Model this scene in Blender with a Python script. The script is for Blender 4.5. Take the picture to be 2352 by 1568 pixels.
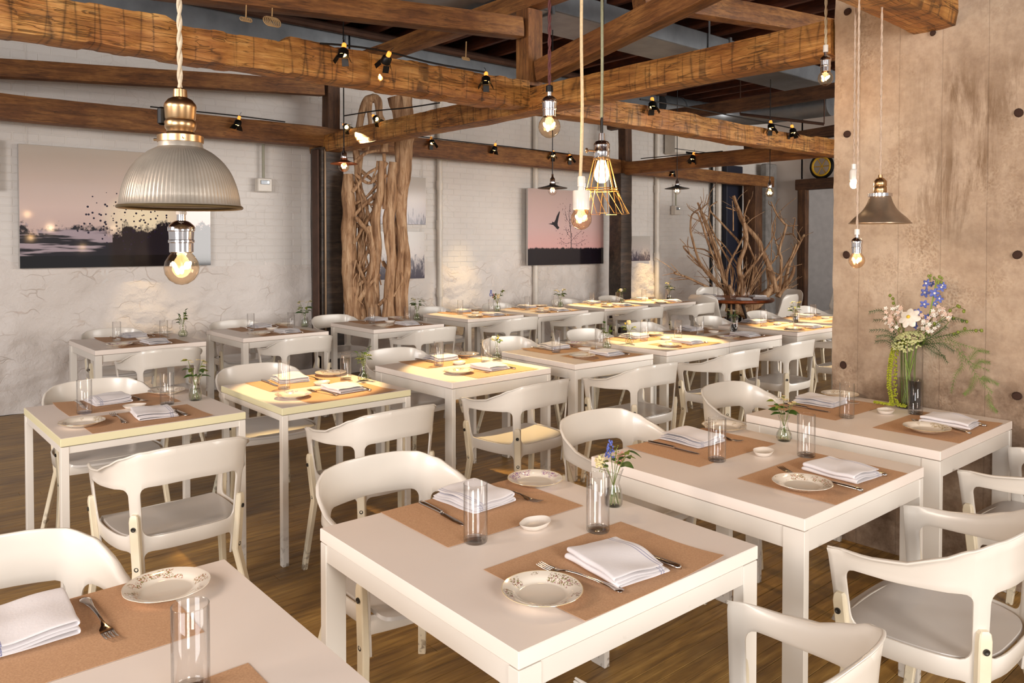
import bpy, bmesh, math, random
from mathutils import Vector, Matrix, noise
for o in list(bpy.data.objects): bpy.data.objects.remove(o)
SC = bpy.context.scene
COL = SC.collection
R = math.radians
# ---------------------------------------------------------------- camera
F, CX, CY, PIT, H = 1774.9, 1176.0, 594.9, 0.02113, 1.525
CA, SA = 0.76014, 0.64976
cam = bpy.data.cameras.new('camera'); cam_o = bpy.data.objects.new('camera', cam); COL.objects.link(cam_o)
cam.sensor_width = 36; cam.lens = F / 2352 * 36; cam.shift_y = -(784 - CY) / 2352
cam.clip_start = 0.05; cam.clip_end = 200
cam_o.location = (0, 0, H); cam_o.rotation_euler = (R(90) - PIT, 0, -math.atan2(SA, CA))
SC.camera = cam_o
SC.view_settings.view_transform = 'Standard'; SC.view_settings.look = 'None'
SC.view_settings.exposure = 0.0; SC.view_settings.gamma = 1; SC.view_settings.use_curve_mapping = False
# ---------------------------------------------------------------- world
W = bpy.data.worlds.new('world'); SC.world = W; W.use_nodes = True
W.node_tree.nodes['Background'].inputs[0].default_value = (1.0, 0.96, 0.94, 1)
W.node_tree.nodes['Background'].inputs[1].default_value = 0.50

def area(name, loc, tgt, sx, sy, e, col):
    l = bpy.data.lights.new(name, 'AREA'); l.shape = 'RECTANGLE'; l.size = sx; l.size_y = sy; l.energy = e; l.color = col
    o = bpy.data.objects.new(name, l); COL.objects.link(o); o.location = loc
    o.rotation_euler = (Vector(tgt) - Vector(loc)).to_track_quat('-Z', 'Y').to_euler(); return o
def C2W(x, y, z): return (CA * x + SA * y, -SA * x + CA * y, z)
area('soft_light_left', C2W(-3.6, 0.4, 2.5), C2W(0.2, 3.5, 0.7), 1.1, 1.1, 95, (1, 0.82, 0.70))  # unseen soft source at camera left, set by the shadow directions
area('window_light_right', C2W(2.6, -3.0, 2.3), C2W(0.4, 6, 1.6), 1.6, 1.6, 240, (1, 0.93, 0.87))
area('window_light_back', C2W(-3.0, -4.5, 2.2), C2W(-1, 6, 1.6), 3.5, 2.2, 330, (0.96, 0.97, 1.0))
area('fill_light_side', (9.5, -4.2, 2.2), (8.0, 8.0, 1.5), 8.0, 2.4, 720, (1, 0.95, 0.90))  # added fill for the back wall, as from unseen windows beyond the pillar

# ---------------------------------------------------------------- helpers
def ray(px, py):
    dx, dy = px - CX, py - CY
    y = F * math.cos(PIT) - dy * math.sin(PIT); z = -F * math.sin(PIT) - dy * math.cos(PIT)
    return Vector((CA * dx + SA * y, -SA * dx + CA * y, z)), y
def at(px, py, X=None, Y=None, Z=None, d=None):
    v, f = ray(px, py)
    if X is not None: s = X / v.x
    elif Y is not None: s = Y / v.y
    elif Z is not None: s = (Z - H) / v.z
    else: s = d / f
    return Vector((v.x * s, v.y * s, H + v.z * s))
def lin(c): return tuple(((x / 255) / 12.92 if x / 255 <= 0.04045 else ((x / 255 + 0.055) / 1.055) ** 2.4) for x in c) + (1,)

class MB:
    def __init__(s): s.v = []; s.f = []; s.m = []
    def add(s, vs, fs, m=0):
        b = len(s.v); s.v += [tuple(v) for v in vs]; s.f += [tuple(i + b for i in f) for f in fs]; s.m += [m] * len(fs); return s
    def box(s, c, d, rot=None, m=0):
        hx, hy, hz = d[0] / 2, d[1] / 2, d[2] / 2; vs = []
        for x, y, z in ((-1,-1,-1),(1,-1,-1),(1,1,-1),(-1,1,-1),(-1,-1,1),(1,-1,1),(1,1,1),(-1,1,1)):
            p = Vector((x * hx, y * hy, z * hz))
            if rot is not None: p = rot @ p
            vs.append(p + Vector(c))
        return s.add(vs, ((0,3,2,1),(4,5,6,7),(0,1,5,4),(1,2,6,5),(2,3,7,6),(3,0,4,7)), m)
    def cbox(s, c, d, b=0.003, m=0, rot=None):      # box with chamfered vertical + top edges
        hx, hy, hz = d[0] / 2, d[1] / 2, d[2] / 2; vs = []; b = min(b, hx * .9, hy * .9, hz * .9)
        rings = ((-hz, b), (-hz + b, 0), (hz - b, 0), (hz, b))
        for z, k in rings:
            for x, y in ((-hx + b + k * .7, -hy + k), (hx - b - k * .7, -hy + k), (hx - k, -hy + b + k * .7), (hx - k, hy - b - k * .7), (hx - b - k * .7, hy - k), (-hx + b + k * .7, hy - k), (-hx + k, hy - b - k * .7), (-hx + k, -hy + b + k * .7)):
                p = Vector((x, y, z))
                if rot is not None: p = rot @ p
                vs.append(p + Vector(c))
        fs = [tuple(range(7, -1, -1)), tuple(range(24, 32))]
        for r in range(3):
            for i in range(8):
                a = r * 8 + i; bb = r * 8 + (i + 1) % 8; fs.append((a, bb, bb + 8, a + 8))
        return s.add(vs, fs, m)
    def lathe(s, prof, n=24, c=(0, 0, 0), m=0, rot=None, scal=None, sx=1, sy=1):
        vs = []; fs = []
        for r, z in prof:
            for i in range(n):
                a = 2 * math.pi * i / n; k = 1 if scal is None else scal(a, r)
                p = Vector((r * k * math.cos(a) * sx, r * k * math.sin(a) * sy, z))
                if rot is not None: p = rot @ p
                vs.append(p + Vector(c))
        for j in range(len(prof) - 1):
            for i in range(n):
                a = j * n + i; b = j * n + (i + 1) % n; fs.append((a, b, b + n, a + n))
        return s.add(vs, fs, m)
    def tube(s, pts, r, n=8, m=0, cap=True, sq=1.0, tw=0):
        pts = [Vector(p) for p in pts]; k = len(pts)
        rs = r if isinstance(r, (list, tuple)) else [r] * k
        up = None; vs = []; fs = []
        for i, p in enumerate(pts):
            t = (pts[min(i + 1, k - 1)] - pts[max(i - 1, 0)]).normalized()
            if up is None: up = t.orthogonal().normalized()
            up = (up - t * up.dot(t)); up = up.normalized() if up.length > 1e-6 else t.orthogonal().normalized()
            sd = t.cross(up)
            for j in range(n):
                a = 2 * math.pi * j / n + tw * i
                vs.append(p + up * math.cos(a) * rs[i] + sd * math.sin(a) * rs[i] * sq)
        for i in range(k - 1):
            for j in range(n):
                a = i * n + j; b = i * n + (j + 1) % n; fs.append((a, b, b + n, a + n))
        if cap: fs += [tuple(range(n - 1, -1, -1)), tuple(range((k - 1) * n, k * n))]
        return s.add(vs, fs, m)
    def ell(s, c, rx, ry, rz, n=10, k=6, m=0, rot=None):
        prof = [(math.sin(math.pi * i / k), -math.cos(math.pi * i / k)) for i in range(k + 1)]
        vs = []; fs = []
        for r, z in prof:
            for i in range(n):
                a = 2 * math.pi * i / n; p = Vector((r * math.cos(a) * rx, r * math.sin(a) * ry, z * rz))
                if rot is not None: p = rot @ p
                vs.append(p + Vector(c))
        for j in range(k):
            for i in range(n):
                a = j * n + i; b = j * n + (i + 1) % n; fs.append((a, b, b + n, a + n))
        return s.add(vs, fs, m)
    def mesh(s, name, mats, smooth=35):
        me = bpy.data.meshes.new(name); me.from_pydata(s.v, [], s.f)
        mats = mats if isinstance(mats, (list, tuple)) else [mats]
        for m in mats: me.materials.append(m)
        if len(mats) > 1: me.polygons.foreach_set('material_index', s.m)
        if smooth:
            me.polygons.foreach_set('use_smooth', [True] * len(s.f)); me.set_sharp_from_angle(angle=R(smooth))
        me.update(); return me
    def obj(s, name, mats, parent=None, smooth=35, loc=None, rot=None):
        return link(name, s.mesh(name, mats, smooth), parent, loc, rot)
def link(name, me, parent=None, loc=None, rot=None):
    o = bpy.data.objects.new(name, me); COL.objects.link(o)
    if parent is not None: o.parent = parent
    if loc is not None: o.location = loc
    if rot is not None: o.rotation_euler = rot
    return o
def empty(name, loc=(0, 0, 0), rz=0): 
    o = bpy.data.objects.new(name, None); COL.objects.link(o); o.location = loc; o.rotation_euler = (0, 0, rz); o.empty_display_size = .1; return o
def tag(o, label=None, cat=None, group=None, kind=None):
    for k, v in (('label', label), ('category', cat), ('group', group), ('kind', kind)):
        if v: o[k] = v
    return o
def struct(o): o['kind'] = 'structure'; return o
def copy_tree(o, parent=None):
    c = o.copy(); COL.objects.link(c)
    if parent is not None: c.parent = parent
    for ch in KIDS.get(o.name, ()): copy_tree(ch, c)
    return c
KIDS = {}
def reg(o):             # remember the tree under o (children lists are slow to query)
    for x in bpy.data.objects:
        if x.parent is not None: KIDS.setdefault(x.parent.name, [])
    for k in list(KIDS): KIDS[k] = []
    for x in bpy.data.objects:
        if x.parent is not None: KIDS[x.parent.name].append(x)
def bake(mb, mats, mods, smooth=35):
    me = mb.mesh('tmp', mats, None); o = bpy.data.objects.new('tmp', me); COL.objects.link(o)
    bm = bmesh.new(); bm.from_mesh(me); bmesh.ops.remove_doubles(bm, verts=bm.verts, dist=1e-5); bmesh.ops.recalc_face_normals(bm, faces=bm.faces); bm.to_mesh(me); bm.free()
    for t, kw in mods:
        m = o.modifiers.new(t, t)
        for k, v in kw.items(): setattr(m, k, v)
    dg = bpy.context.evaluated_depsgraph_get(); r = bpy.data.meshes.new_from_object(o.evaluated_get(dg))
    bpy.data.objects.remove(o)
    r.polygons.foreach_set('use_smooth', [True] * len(r.polygons)); r.set_sharp_from_angle(angle=R(smooth)); return r
def crv(pts, n=6):      # catmull-rom through points
    pts = [Vector(p) for p in pts]; out = []
    for i in range(len(pts) - 1):
        a = pts[max(i - 1, 0)]; b = pts[i]; c = pts[i + 1]; d = pts[min(i + 2, len(pts) - 1)]
        for k in range(n):
            t = k / n
            out.append(0.5 * ((2 * b) + (c - a) * t + (2 * a - 5 * b + 4 * c - d) * t * t + (3 * b - a - 3 * c + d) * t ** 3))
    out.append(pts[-1]); return out
def interp(x, xs, ys):
    if x <= xs[0]: return ys[0]
    for i in range(len(xs) - 1):
        if x <= xs[i + 1]:
            t = (x - xs[i]) / (xs[i + 1] - xs[i]); t = t * t * (3 - 2 * t) * .5 + t * .5
            return ys[i] + (ys[i + 1] - ys[i]) * t
    return ys[-1]

# ---------------------------------------------------------------- materials
class NT:
    def __init__(s, name):
        s.m = bpy.data.materials.new(name); s.m.use_nodes = True; s.t = s.m.node_tree; s.n = s.t.nodes
        s.b = s.n['Principled BSDF']; s.out = s.n['Material Output']
    def node(s, t, **kw):
        x = s.n.new(t)
        for k, v in kw.items(): setattr(x, k, v)
        return x
    def l(s, a, b): s.t.links.new(a, b)
    def coord(s, k='Object', scale=(1, 1, 1)):
        if k == 'World': c = s.node('ShaderNodeNewGeometry').outputs['Position']
        else: c = s.node('ShaderNodeTexCoord').outputs[k]
        mp = s.node('ShaderNodeMapping'); mp.inputs['Scale'].default_value = scale; s.l(c, mp.inputs[0]); return mp.outputs[0]
    def noise(s, v, sc, det=4, rough=.55, dist=0):
        x = s.node('ShaderNodeTexNoise'); x.inputs['Scale'].default_value = sc; x.inputs['Detail'].default_value = det
        x.inputs['Roughness'].default_value = rough; x.inputs['Distortion'].default_value = dist; s.l(v, x.inputs['Vector']); return x.outputs['Fac']
    def vor(s, v, sc, feat='F1', out='Distance'):
        x = s.node('ShaderNodeTexVoronoi', feature=feat); x.inputs['Scale'].default_value = sc; s.l(v, x.inputs['Vector']); return x.outputs[out]
    def ramp(s, fac, stops):
        x = s.node('ShaderNodeValToRGB'); e = x.color_ramp.elements
        while len(e) < len(stops): e.new(.5)
        for i, (p, c) in enumerate(stops): e[i].position = p; e[i].color = c if isinstance(c, tuple) and len(c) == 4 else (c, c, c, 1)
        s.l(fac, x.inputs[0]); return x.outputs[0]
    def mix(s, fac, a, b, mode='MIX'):
        x = s.node('ShaderNodeMix', data_type='RGBA', blend_type=mode)
        for i, v in ((0, fac), (6, a), (7, b)):
            if hasattr(v, 'is_linked'): s.l(v, x.inputs[i])
            else: x.inputs[i].default_value = v
        return x.outputs[2]
    def math(s, op, a, b=0.0, c=0.0):
        x = s.node('ShaderNodeMath', operation=op)
        for i, v in ((0, a), (1, b), (2, c)):
            if hasattr(v, 'is_linked'): s.l(v, x.inputs[i])
            else: x.inputs[i].default_value = v
        return x.outputs[0]
    def sep(s, v): x = s.node('ShaderNodeSeparateXYZ'); s.l(v, x.inputs[0]); return x.outputs
    def bump(s, h, st=.3, d=.01, nrm=None):
        x = s.node('ShaderNodeBump'); x.inputs['Strength'].default_value = st; x.inputs['Distance'].default_value = d; s.l(h, x.inputs['Height'])
        if nrm is not None: s.l(nrm, x.inputs['Normal'])
        s.l(x.outputs[0], s.b.inputs['Normal']); return x.outputs[0]
    def base(s, c):
        if hasattr(c, 'is_linked'): s.l(c, s.b.inputs['Base Color'])
        else: s.b.inputs['Base Color'].default_value = c
    def set(s, **k):
        for a, v in k.items(): s.b.inputs[{'rough': 'Roughness', 'metal': 'Metallic', 'coat': 'Coat Weight', 'coatr': 'Coat Roughness', 'ior': 'IOR', 'sss': 'Subsurface Weight', 'spec': 'Specular IOR Level', 'trans': 'Transmission Weight', 'sheen': 'Sheen Weight'}[a]].default_value = v
def plain(name, c, rough=.5, metal=0, nz=0.06, sc=8, bump=0, bsc=60):
    M = NT(name); v = M.coord(); n = M.noise(v, sc, 5)
    c = lin(c); d = tuple(x * (1 - nz * 2.2) for x in c[:3]) + (1,)
    M.base(M.ramp(n, [(.3, d), (.65, c)])); M.set(rough=rough, metal=metal)
    if bump: M.bump(M.noise(v, bsc, 3), bump, .003)
    return M.m
def emis(name, c, st):
    M = NT(name); M.base(lin(c)); M.b.inputs['Emission Color'].default_value = lin(c); M.b.inputs['Emission Strength'].default_value = st; return M.m
def glass(name, tint=(1, 1, 1), edge=.6, refl=1.0):
    M = NT(name); M.n.remove(M.b)
    tr = M.node('ShaderNodeBsdfTransparent'); gl = M.node('ShaderNodeBsdfGlossy'); gl.inputs['Roughness'].default_value = .02
    lw = M.node('ShaderNodeLayerWeight'); lw.inputs[0].default_value = .5
    cr = M.ramp(lw.outputs['Facing'], [(0, tuple(tint) + (1,)), (.7, tuple(x * .985 for x in tint) + (1,)), (1, tuple(x * edge for x in tint) + (1,))])
    M.l(cr, tr.inputs[0]); pass
    k = M.math('MULTIPLY_ADD', M.math('POWER', lw.outputs['Facing'], 3.0), .55 * refl, .035 * refl); k = M.math('MINIMUM', k, .9); mx = M.node('ShaderNodeMixShader')
    M.l(k, mx.inputs[0]); M.l(tr.outputs[0], mx.inputs[1]); M.l(gl.outputs[0], mx.inputs[2]); M.l(mx.outputs[0], M.out.inputs[0])
    return M.m
def wood(name, c1, c2, c3, axis=0, sc=1, rough=.6, cr=.6, bump=.5, adze=0):
    M = NT(name); s = [9 * sc] * 3; s[axis] = .8 * sc; v = M.coord('Object', tuple(s)); v2 = M.coord('Object', (1, 1, 1))
    g = M.noise(v, 2.2, 8, .62, .6); b = M.noise(v2, 2.5 * sc, 4)
    col = M.ramp(g, [(.3, lin(c1)), (.52, lin(c2)), (.75, lin(c3))])
    col = M.mix(M.ramp(b, [(.35, 0.0), (.62, .55)]), col, lin(c2), 'MULTIPLY')
    s3 = [16 * sc] * 3; s3[axis] = 1.3 * sc
    k = M.noise(M.coord('Object', tuple(s3)), 1.6, 3, .5, 1.2); kr = M.ramp(k, [(.47, 1.0), (.495, 1 - cr), (.505, 1 - cr), (.53, 1.0)])
    kk = M.ramp(M.noise(v2, 3.5, 3), [(.42, 0.0), (.52, 1.0)])
    fine = [40 * sc] * 3; fine[axis] = 6 * sc; fg = M.noise(M.coord('Object', tuple(fine)), 2.0, 5, .7); col = M.mix(.55, col, M.ramp(fg, [(.35, .25), (.65, .8)]), 'SOFT_LIGHT')
    if adze:
        sa = [.9] * 3; sa[axis] = 11; e = M.vor(M.coord('Object', tuple(sa)), 1.0, 'DISTANCE_TO_EDGE'); er = M.ramp(e, [(0, .28), (.035, .8), (.07, 1.0)])
        me = M.ramp(M.noise(v2, 6, 3), [(.40, 0.0), (.5, adze)]); col = M.mix(me, col, M.mix(1.0, col, er, 'MULTIPLY'))
    col = M.mix(kk, col, M.mix(1.0, col, kr, 'MULTIPLY')); M.base(col); M.set(rough=rough)
    M.bump(M.math('ADD', g, M.math('MULTIPLY', kr, .4)), bump, .008); return M.m
def brickpaint():
    M = NT('white_painted_brick'); v = M.coord('World'); n = M.noise(v, 1.1, 5); f = M.noise(v, 30, 4)
    c = M.ramp(n, [(.3, lin((214, 208, 202))), (.7, lin((230, 225, 219)))])
    cr = M.ramp(M.vor(M.coord('World', (5, 5, 9)), 1.0, 'DISTANCE_TO_EDGE'), [(0, .0), (.03, 1.0)])
    msk = M.ramp(M.noise(v, 1.7, 3), [(.52, 0.0), (.62, .35)])
    c = M.mix(msk, c, M.mix(1.0, c, M.mix(cr, lin((222, 214, 206)), (1, 1, 1, 1)), 'MULTIPLY'))
    M.base(c); M.set(rough=.45); M.bump(f, .25, .004); return M.m
MW = brickpaint()
def rubble():
    M = NT('white_painted_rubble'); v = M.coord('World'); n = M.noise(v, 1.4, 6); f = M.noise(v, 22, 6, .6)
    c = M.ramp(n, [(.3, lin((216, 207, 199))), (.7, lin((231, 224, 218)))])
    w = M.node('ShaderNodeVectorMath', operation='ADD'); nz = M.node('ShaderNodeTexNoise'); nz.inputs['Scale'].default_value = 4; M.l(v, nz.inputs['Vector'])
    sc = M.node('ShaderNodeVectorMath', operation='SCALE'); sc.inputs[3].default_value = .35; M.l(nz.outputs['Color'], sc.inputs[0]); M.l(v, w.inputs[0]); M.l(sc.outputs[0], w.inputs[1])
    mp = M.node('ShaderNodeMapping'); mp.inputs['Scale'].default_value = (3.6, 3.6, 6.5); M.l(w.outputs[0], mp.inputs[0])
    e = M.vor(mp.outputs[0], 1.0, 'DISTANCE_TO_EDGE'); cr = M.ramp(e, [(0, 0.0), (.03, 1.0)])
    msk = M.ramp(M.noise(v, 2.6, 3), [(.46, 0.0), (.6, .5)])
    M.base(M.mix(msk, c, M.mix(1.0, c, M.mix(cr, lin((228, 212, 200)), (1, 1, 1, 1)), 'MULTIPLY')))
    M.set(rough=.4); M.bump(M.math('ADD', f, M.math('MULTIPLY', cr, M.math('MULTIPLY', msk, .8))), .55, .02); return M.m
MR = rubble()
def concrete():
    M = NT('board_formed_concrete'); v = M.coord('World'); x, y, z = M.sep(v)
    n = M.noise(v, 1.6, 6, .6); f = M.noise(v, 26, 6, .65)
    c = M.ramp(n, [(.3, lin((144, 122, 102))), (.5, lin((178, 158, 138))), (.72, lin((206, 190, 172)))])
    c = M.mix(.35, c, M.ramp(f, [(.35, lin((150, 128, 106))), (.6, lin((222, 206, 186)))]), 'SOFT_LIGHT')
    st = M.noise(M.coord('World', (9, 9, 1.3)), 1.0, 9, .72, .3)                       # vertical stains
    zz = M.ramp(z, [(0, 0.0), (1, 1.0)])
    sm = M.ramp(M.noise(v, 1.3, 3), [(.40, 0.15), (.52, 1.0)])
    zm = M.ramp(M.math('MULTIPLY', z, .25), [(.36, 0.0), (.43, 1.0), (.55, 1.0), (.61, 0.0)]); ym = M.ramp(M.math('MULTIPLY', y, .5), [(.70, 1.0), (.84, .1)])
    sm = M.math('MULTIPLY', sm, M.math('MULTIPLY', zm, ym))
    c = M.mix(M.math('MULTIPLY', M.ramp(st, [(.45, 0.0), (.56, .9)]), sm), c, lin((112, 84, 56)))
    vd = M.node('ShaderNodeVectorMath', operation='ADD'); nd = M.node('ShaderNodeTexNoise'); nd.inputs['Scale'].default_value = 30; M.l(v, nd.inputs['Vector'])
    sd = M.node('ShaderNodeVectorMath', operation='SCALE'); sd.inputs[3].default_value = .03; M.l(nd.outputs['Color'], sd.inputs[0]); M.l(v, vd.inputs[0]); M.l(sd.outputs[0], vd.inputs[1])
    ag = M.vor(vd.outputs[0], 85); rg = M.ramp(M.noise(M.coord('World', (1.6, 1.6, 1.1)), 2.0, 6, .65), [(.52, 0.0), (.68, .5)])
    ag2 = M.ramp(M.math('ADD', M.math('MULTIPLY', ag, .8), M.math('MULTIPLY', f, .4)), [(.25, lin((118, 90, 66))), (.55, lin((160, 132, 104))), (.8, lin((198, 176, 150)))])
    c = M.mix(rg, c, ag2)
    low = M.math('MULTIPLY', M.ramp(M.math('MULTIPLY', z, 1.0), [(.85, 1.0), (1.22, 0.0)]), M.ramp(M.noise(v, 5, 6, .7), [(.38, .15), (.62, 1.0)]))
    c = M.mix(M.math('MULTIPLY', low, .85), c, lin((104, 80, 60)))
    bd = M.math('ABSOLUTE', M.math('SUBTRACT', M.math('FRACT', M.math('MULTIPLY', y, 5.2)), .5))   # form board seams
    sm2 = M.ramp(bd, [(0, .72), (.018, 1.0)]); c = M.mix(.7, c, M.mix(1.0, c, sm2, 'MULTIPLY'))
    M.base(c); M.set(rough=.85)
    M.bump(M.math('ADD', M.math('MULTIPLY', f, .7), M.math('ADD', M.math('MULTIPLY', sm2, .6), M.math('MULTIPLY', M.math('MULTIPLY', ag, rg), 1.0))), .6, .01); return M.m
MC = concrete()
def floorwood():
    M = NT('worn_oak_planks'); v = M.coord('World'); x, y, z = M.sep(v)
    wn = M.node('ShaderNodeTexWhiteNoise', noise_dimensions='1D'); M.l(M.math('FLOOR', M.math('DIVIDE', y, .065)), wn.inputs['W'])
    g = M.noise(M.coord('World', (2.2, 26, 26)), 1.4, 8, .65, .4); b = M.noise(M.coord('World', (1.0, 2.2, 1)), 1.5, 4)
    c = M.ramp(g, [(.3, lin((108, 80, 42))), (.52, lin((170, 132, 70))), (.75, lin((208, 170, 98)))])
    c = M.mix(M.math('MULTIPLY', wn.outputs[0], .45), c, lin((128, 96, 52)))
    c = M.mix(M.ramp(b, [(.45, 0.0), (.66, .6)]), c, lin((84, 58, 36)))
    M.base(c); M.set(rough=.42); M.bump(g, .25, .003); return M.m
MF = floorwood()
MB_OLD = wood('hewn_honey_timber', (126, 80, 34), (186, 132, 66), (222, 174, 106), 0, 1.0, .55, .65, .9, .85)
MB_MID = wood('brown_sawn_timber', (100, 62, 30), (146, 98, 50), (172, 122, 68), 0, 1.0, .6, .4, .4)
MB_DK = wood('dark_brown_timber', (70, 46, 30), (104, 70, 44), (130, 92, 58), 0, 1.0, .65, .4, .4)
MJ = wood('red_brown_joist', (64, 30, 14), (98, 48, 22), (120, 64, 30), 1, .8, .7, .2, .2)
MDECK = wood('dark_deck_board', (34, 20, 14), (52, 30, 20), (66, 40, 26), 0, .8, .8, .2, .2)
MPOST = wood('dark_weathered_post', (40, 32, 28), (72, 58, 48), (104, 84, 66), 2, .8, .45, .4, .4)
MGALV = plain('galvanised_steel', (150, 156, 162), .42, .75, .12, 5)
MRUST = plain('rusty_steel', (92, 66, 54), .6, .5, .15, 7)
MDARK = plain('black_metal', (26, 25, 25), .4, .6)
MPIPE = plain('white_pipe_paint', (228, 220, 208), .35)

# ---------------------------------------------------------------- setting
FL = struct(MB().box((6.0, 2.0, -.06), (20, 15, .08)).obj('floor', plain('subfloor_dark', (40, 30, 22), .9), None, None))
rnd = random.Random(5)
planks = []
yy = -4.55
while yy < 8.0:
    x = -2.5 + rnd.random() * 1.2
    while x < 13.6:
        L = rnd.uniform(.7, 2.1); x2 = min(x + L, 13.6); planks.append((x, x2, yy + .0325)); x = x2
    yy += .065
def score(p):
    cx, cy = (p[0] + p[1]) / 2, p[2]; d = SA * cx + CA * cy; l = CA * cx - SA * cy
    if d < 1.2 or abs(l / d) > .8: return 99 + abs(d)
    return d
planks.sort(key=score)
PM = {}
for k, (a, b, y) in enumerate(planks[:290]):
    L = round(b - a, 1); key = L
    if key not in PM: PM[key] = MB().cbox((0, 0, 0), (L - .0015, .0634, .02), .0012).mesh('plank', MF, 30)
    o = link('plank', PM[key], FL, ((a + b) / 2, y, -.01 + rnd.uniform(-.0006, .0)))
    o.scale = ((b - a) / L, 1, 1)
m = MB()
for a, b, y in planks[290:]:
    z = rnd.uniform(-.0006, 0); m.add([(a, y - .0317, z - .02), (b - .0015, y - .0317, z - .02), (b - .0015, y + .0317, z - .02), (a, y + .0317, z - .02), (a, y - .0317, z), (b - .0015, y - .0317, z), (b - .0015, y + .0317, z), (a, y + .0317, z)], ((4, 5, 6, 7), (0, 1, 5, 4), (1, 2, 6, 5), (2, 3, 7, 6), (3, 0, 4, 7)))
tag(m.obj('plank_field', MF, FL, None), kind='stuff')

YW, XE, ZC = 8.04, 13.35, 3.98
WL = struct(MB().box((6.2, YW + .16, 2.0), (14.4, .2, 4.0)).obj('wall_back', MW, None, None))
# rubble lower wall with real relief, fading into the brick courses
m = MB(); nx, nz = 480, 60; x0, x1 = -1.0, XE; ztop = 1.80
vs = []
for j in range(nz + 1):
    for i in range(nx + 1):
        x = x0 + (x1 - x0) * i / nx; z = ztop * j / nz
        w = Vector((x * 2.6, 0, z * 5.0)) + noise.noise_vector(Vector((x * 1.5, 3, z * 1.5))) * .9
        d = noise.voronoi(w)[0]; e = d[1] - d[0]
        k = (1.40 + .22 * noise.noise(Vector((x * .9, 7, 0))) + .10 * noise.noise(Vector((x * 4, 9, z * 4))) - z) / .22; k = max(0, min(1, k)); k = k * k * (3 - 2 * k)
        lo = .35 + .65 * min(1, max(0, (1.2 - z) / .8))
        y = .064 - k * (.014 + lo * (.020 * min(1, e * 3.5) + .030 * noise.fractal(Vector((x * 3, 0, z * 3.4)), 1, 2, 5) + .022 * abs(noise.noise(Vector((x * .9, 2, z * 1.1))))))
        vs.append((x, YW + y, z))
fs = [(j * (nx + 1) + i, j * (nx + 1) + i + 1, (j + 1) * (nx + 1) + i + 1, (j + 1) * (nx + 1) + i) for j in range(nz) for i in range(nx)]
m.add(vs, fs); tag(m.obj('rubble_stonework', MR, WL, 180), kind='stuff')
# painted bricks above
bricks = []
z = 1.1650; row = 0
while z < 3.95:
    x = -1.0 + (.105 if row % 2 else 0)
    while x < XE - .1:
        bricks.append((x + .1, z)); x += .21
    z += .0725; row += 1
def bsc(b):
    x, zz = b; d = SA * x + CA * YW; l = (CA * x - SA * YW) / d; v = (zz - H) / d
    if not (-.66 < l < .5) or v > .31: return 90 + d
    return d
bricks.sort(key=bsc)
def brick_vs(x, y, z, w, h, t, b):
    vs = [(x - w, y, z - h), (x + w, y, z - h), (x + w, y, z + h), (x - w, y, z + h)]
    vs += [(x - w, y - t + b, z - h), (x + w, y - t + b, z - h), (x + w, y - t + b, z + h), (x - w, y - t + b, z + h)]
    vs += [(x - w + b, y - t, z - h + b), (x + w - b, y - t, z - h + b), (x + w - b, y - t, z + h - b), (x - w + b, y - t, z + h - b)]
    fs = [(8, 9, 10, 11)]
    for k in (0, 4):
        for i in range(4): j = (i + 1) % 4; fs.append((k + i, k + j, k + j + 4, k + i + 4))
    return vs, fs
bme = [MB().add(*brick_vs(0, 0, 0, .1008 - .0006 * q, .0333 - .0005 * q, .014, .003)).mesh('brick', MW, None) for q in range(3)]
for x, zz in bricks[:290]:
    link('brick', rnd.choice(bme), WL, (x, YW + .0705 + rnd.uniform(-.0016, .0012), zz))
m = MB()
for x, zz in bricks[290:]:
    m.add(*brick_vs(x, YW + .0705 + rnd.uniform(-.0016, .0012), zz, .1005, .033, .014, .003))
tag(m.obj('brick_field', MW, WL, None), kind='stuff')

MPL = plain('white_plaster', (224, 212, 202), .5, 0, .03, 1.5, .12, 12)
m = MB(); m.box((XE + .1, 7.72, 2), (.2, .70, 4)); m.box((XE + .1, 6.3, 3.35), (.2, 2.2, 1.3)); m.box((XE + .1, 3.1, 2), (.2, 4.4, 4))
struct(m.obj('wall_right', MPL, None, None))
struct(MB().box((16.0, 6.5, 2), (.2, 6, 4)).obj('wall_far', plain('grey_white_plaster', (206, 198, 192), .6), None, None))
# concrete pillar wall
m = MB(); y0, y1, xa, xb = -.6, 1.96, 3.862, 4.45
def cwob(y, z, a): return a + .006 * noise.fractal(Vector((y * 4, 1, z * 4)), 1, 2, 4)
ny, nzz = 110, 150; vs = []
for j in range(nzz + 1):
    for i in range(ny + 1):
        y = y0 + (y1 - y0) * i / ny; z = 4.0 * j / nzz
        yo = y
        if i == ny: yo = y + .006 * noise.fractal(Vector((0, 5, z * 7)), 1, 2, 4)
        vs.append((cwob(y, z, xa), yo, z))
m.add(vs, [(j * (ny + 1) + i, (j + 1) * (ny + 1) + i, (j + 1) * (ny + 1) + i + 1, j * (ny + 1) + i + 1) for j in range(nzz) for i in range(ny)])
m.box(((xa + xb) / 2 + .01, (y0 + y1) / 2 - .012, 2), (xb - xa - .02, y1 - y0 - .02, 3.99))
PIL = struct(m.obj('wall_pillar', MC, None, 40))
MHOLE = plain('dark_hole_cap', (58, 34, 22), .9)  # dark brown caps on the face stand in for the open tie holes
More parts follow.
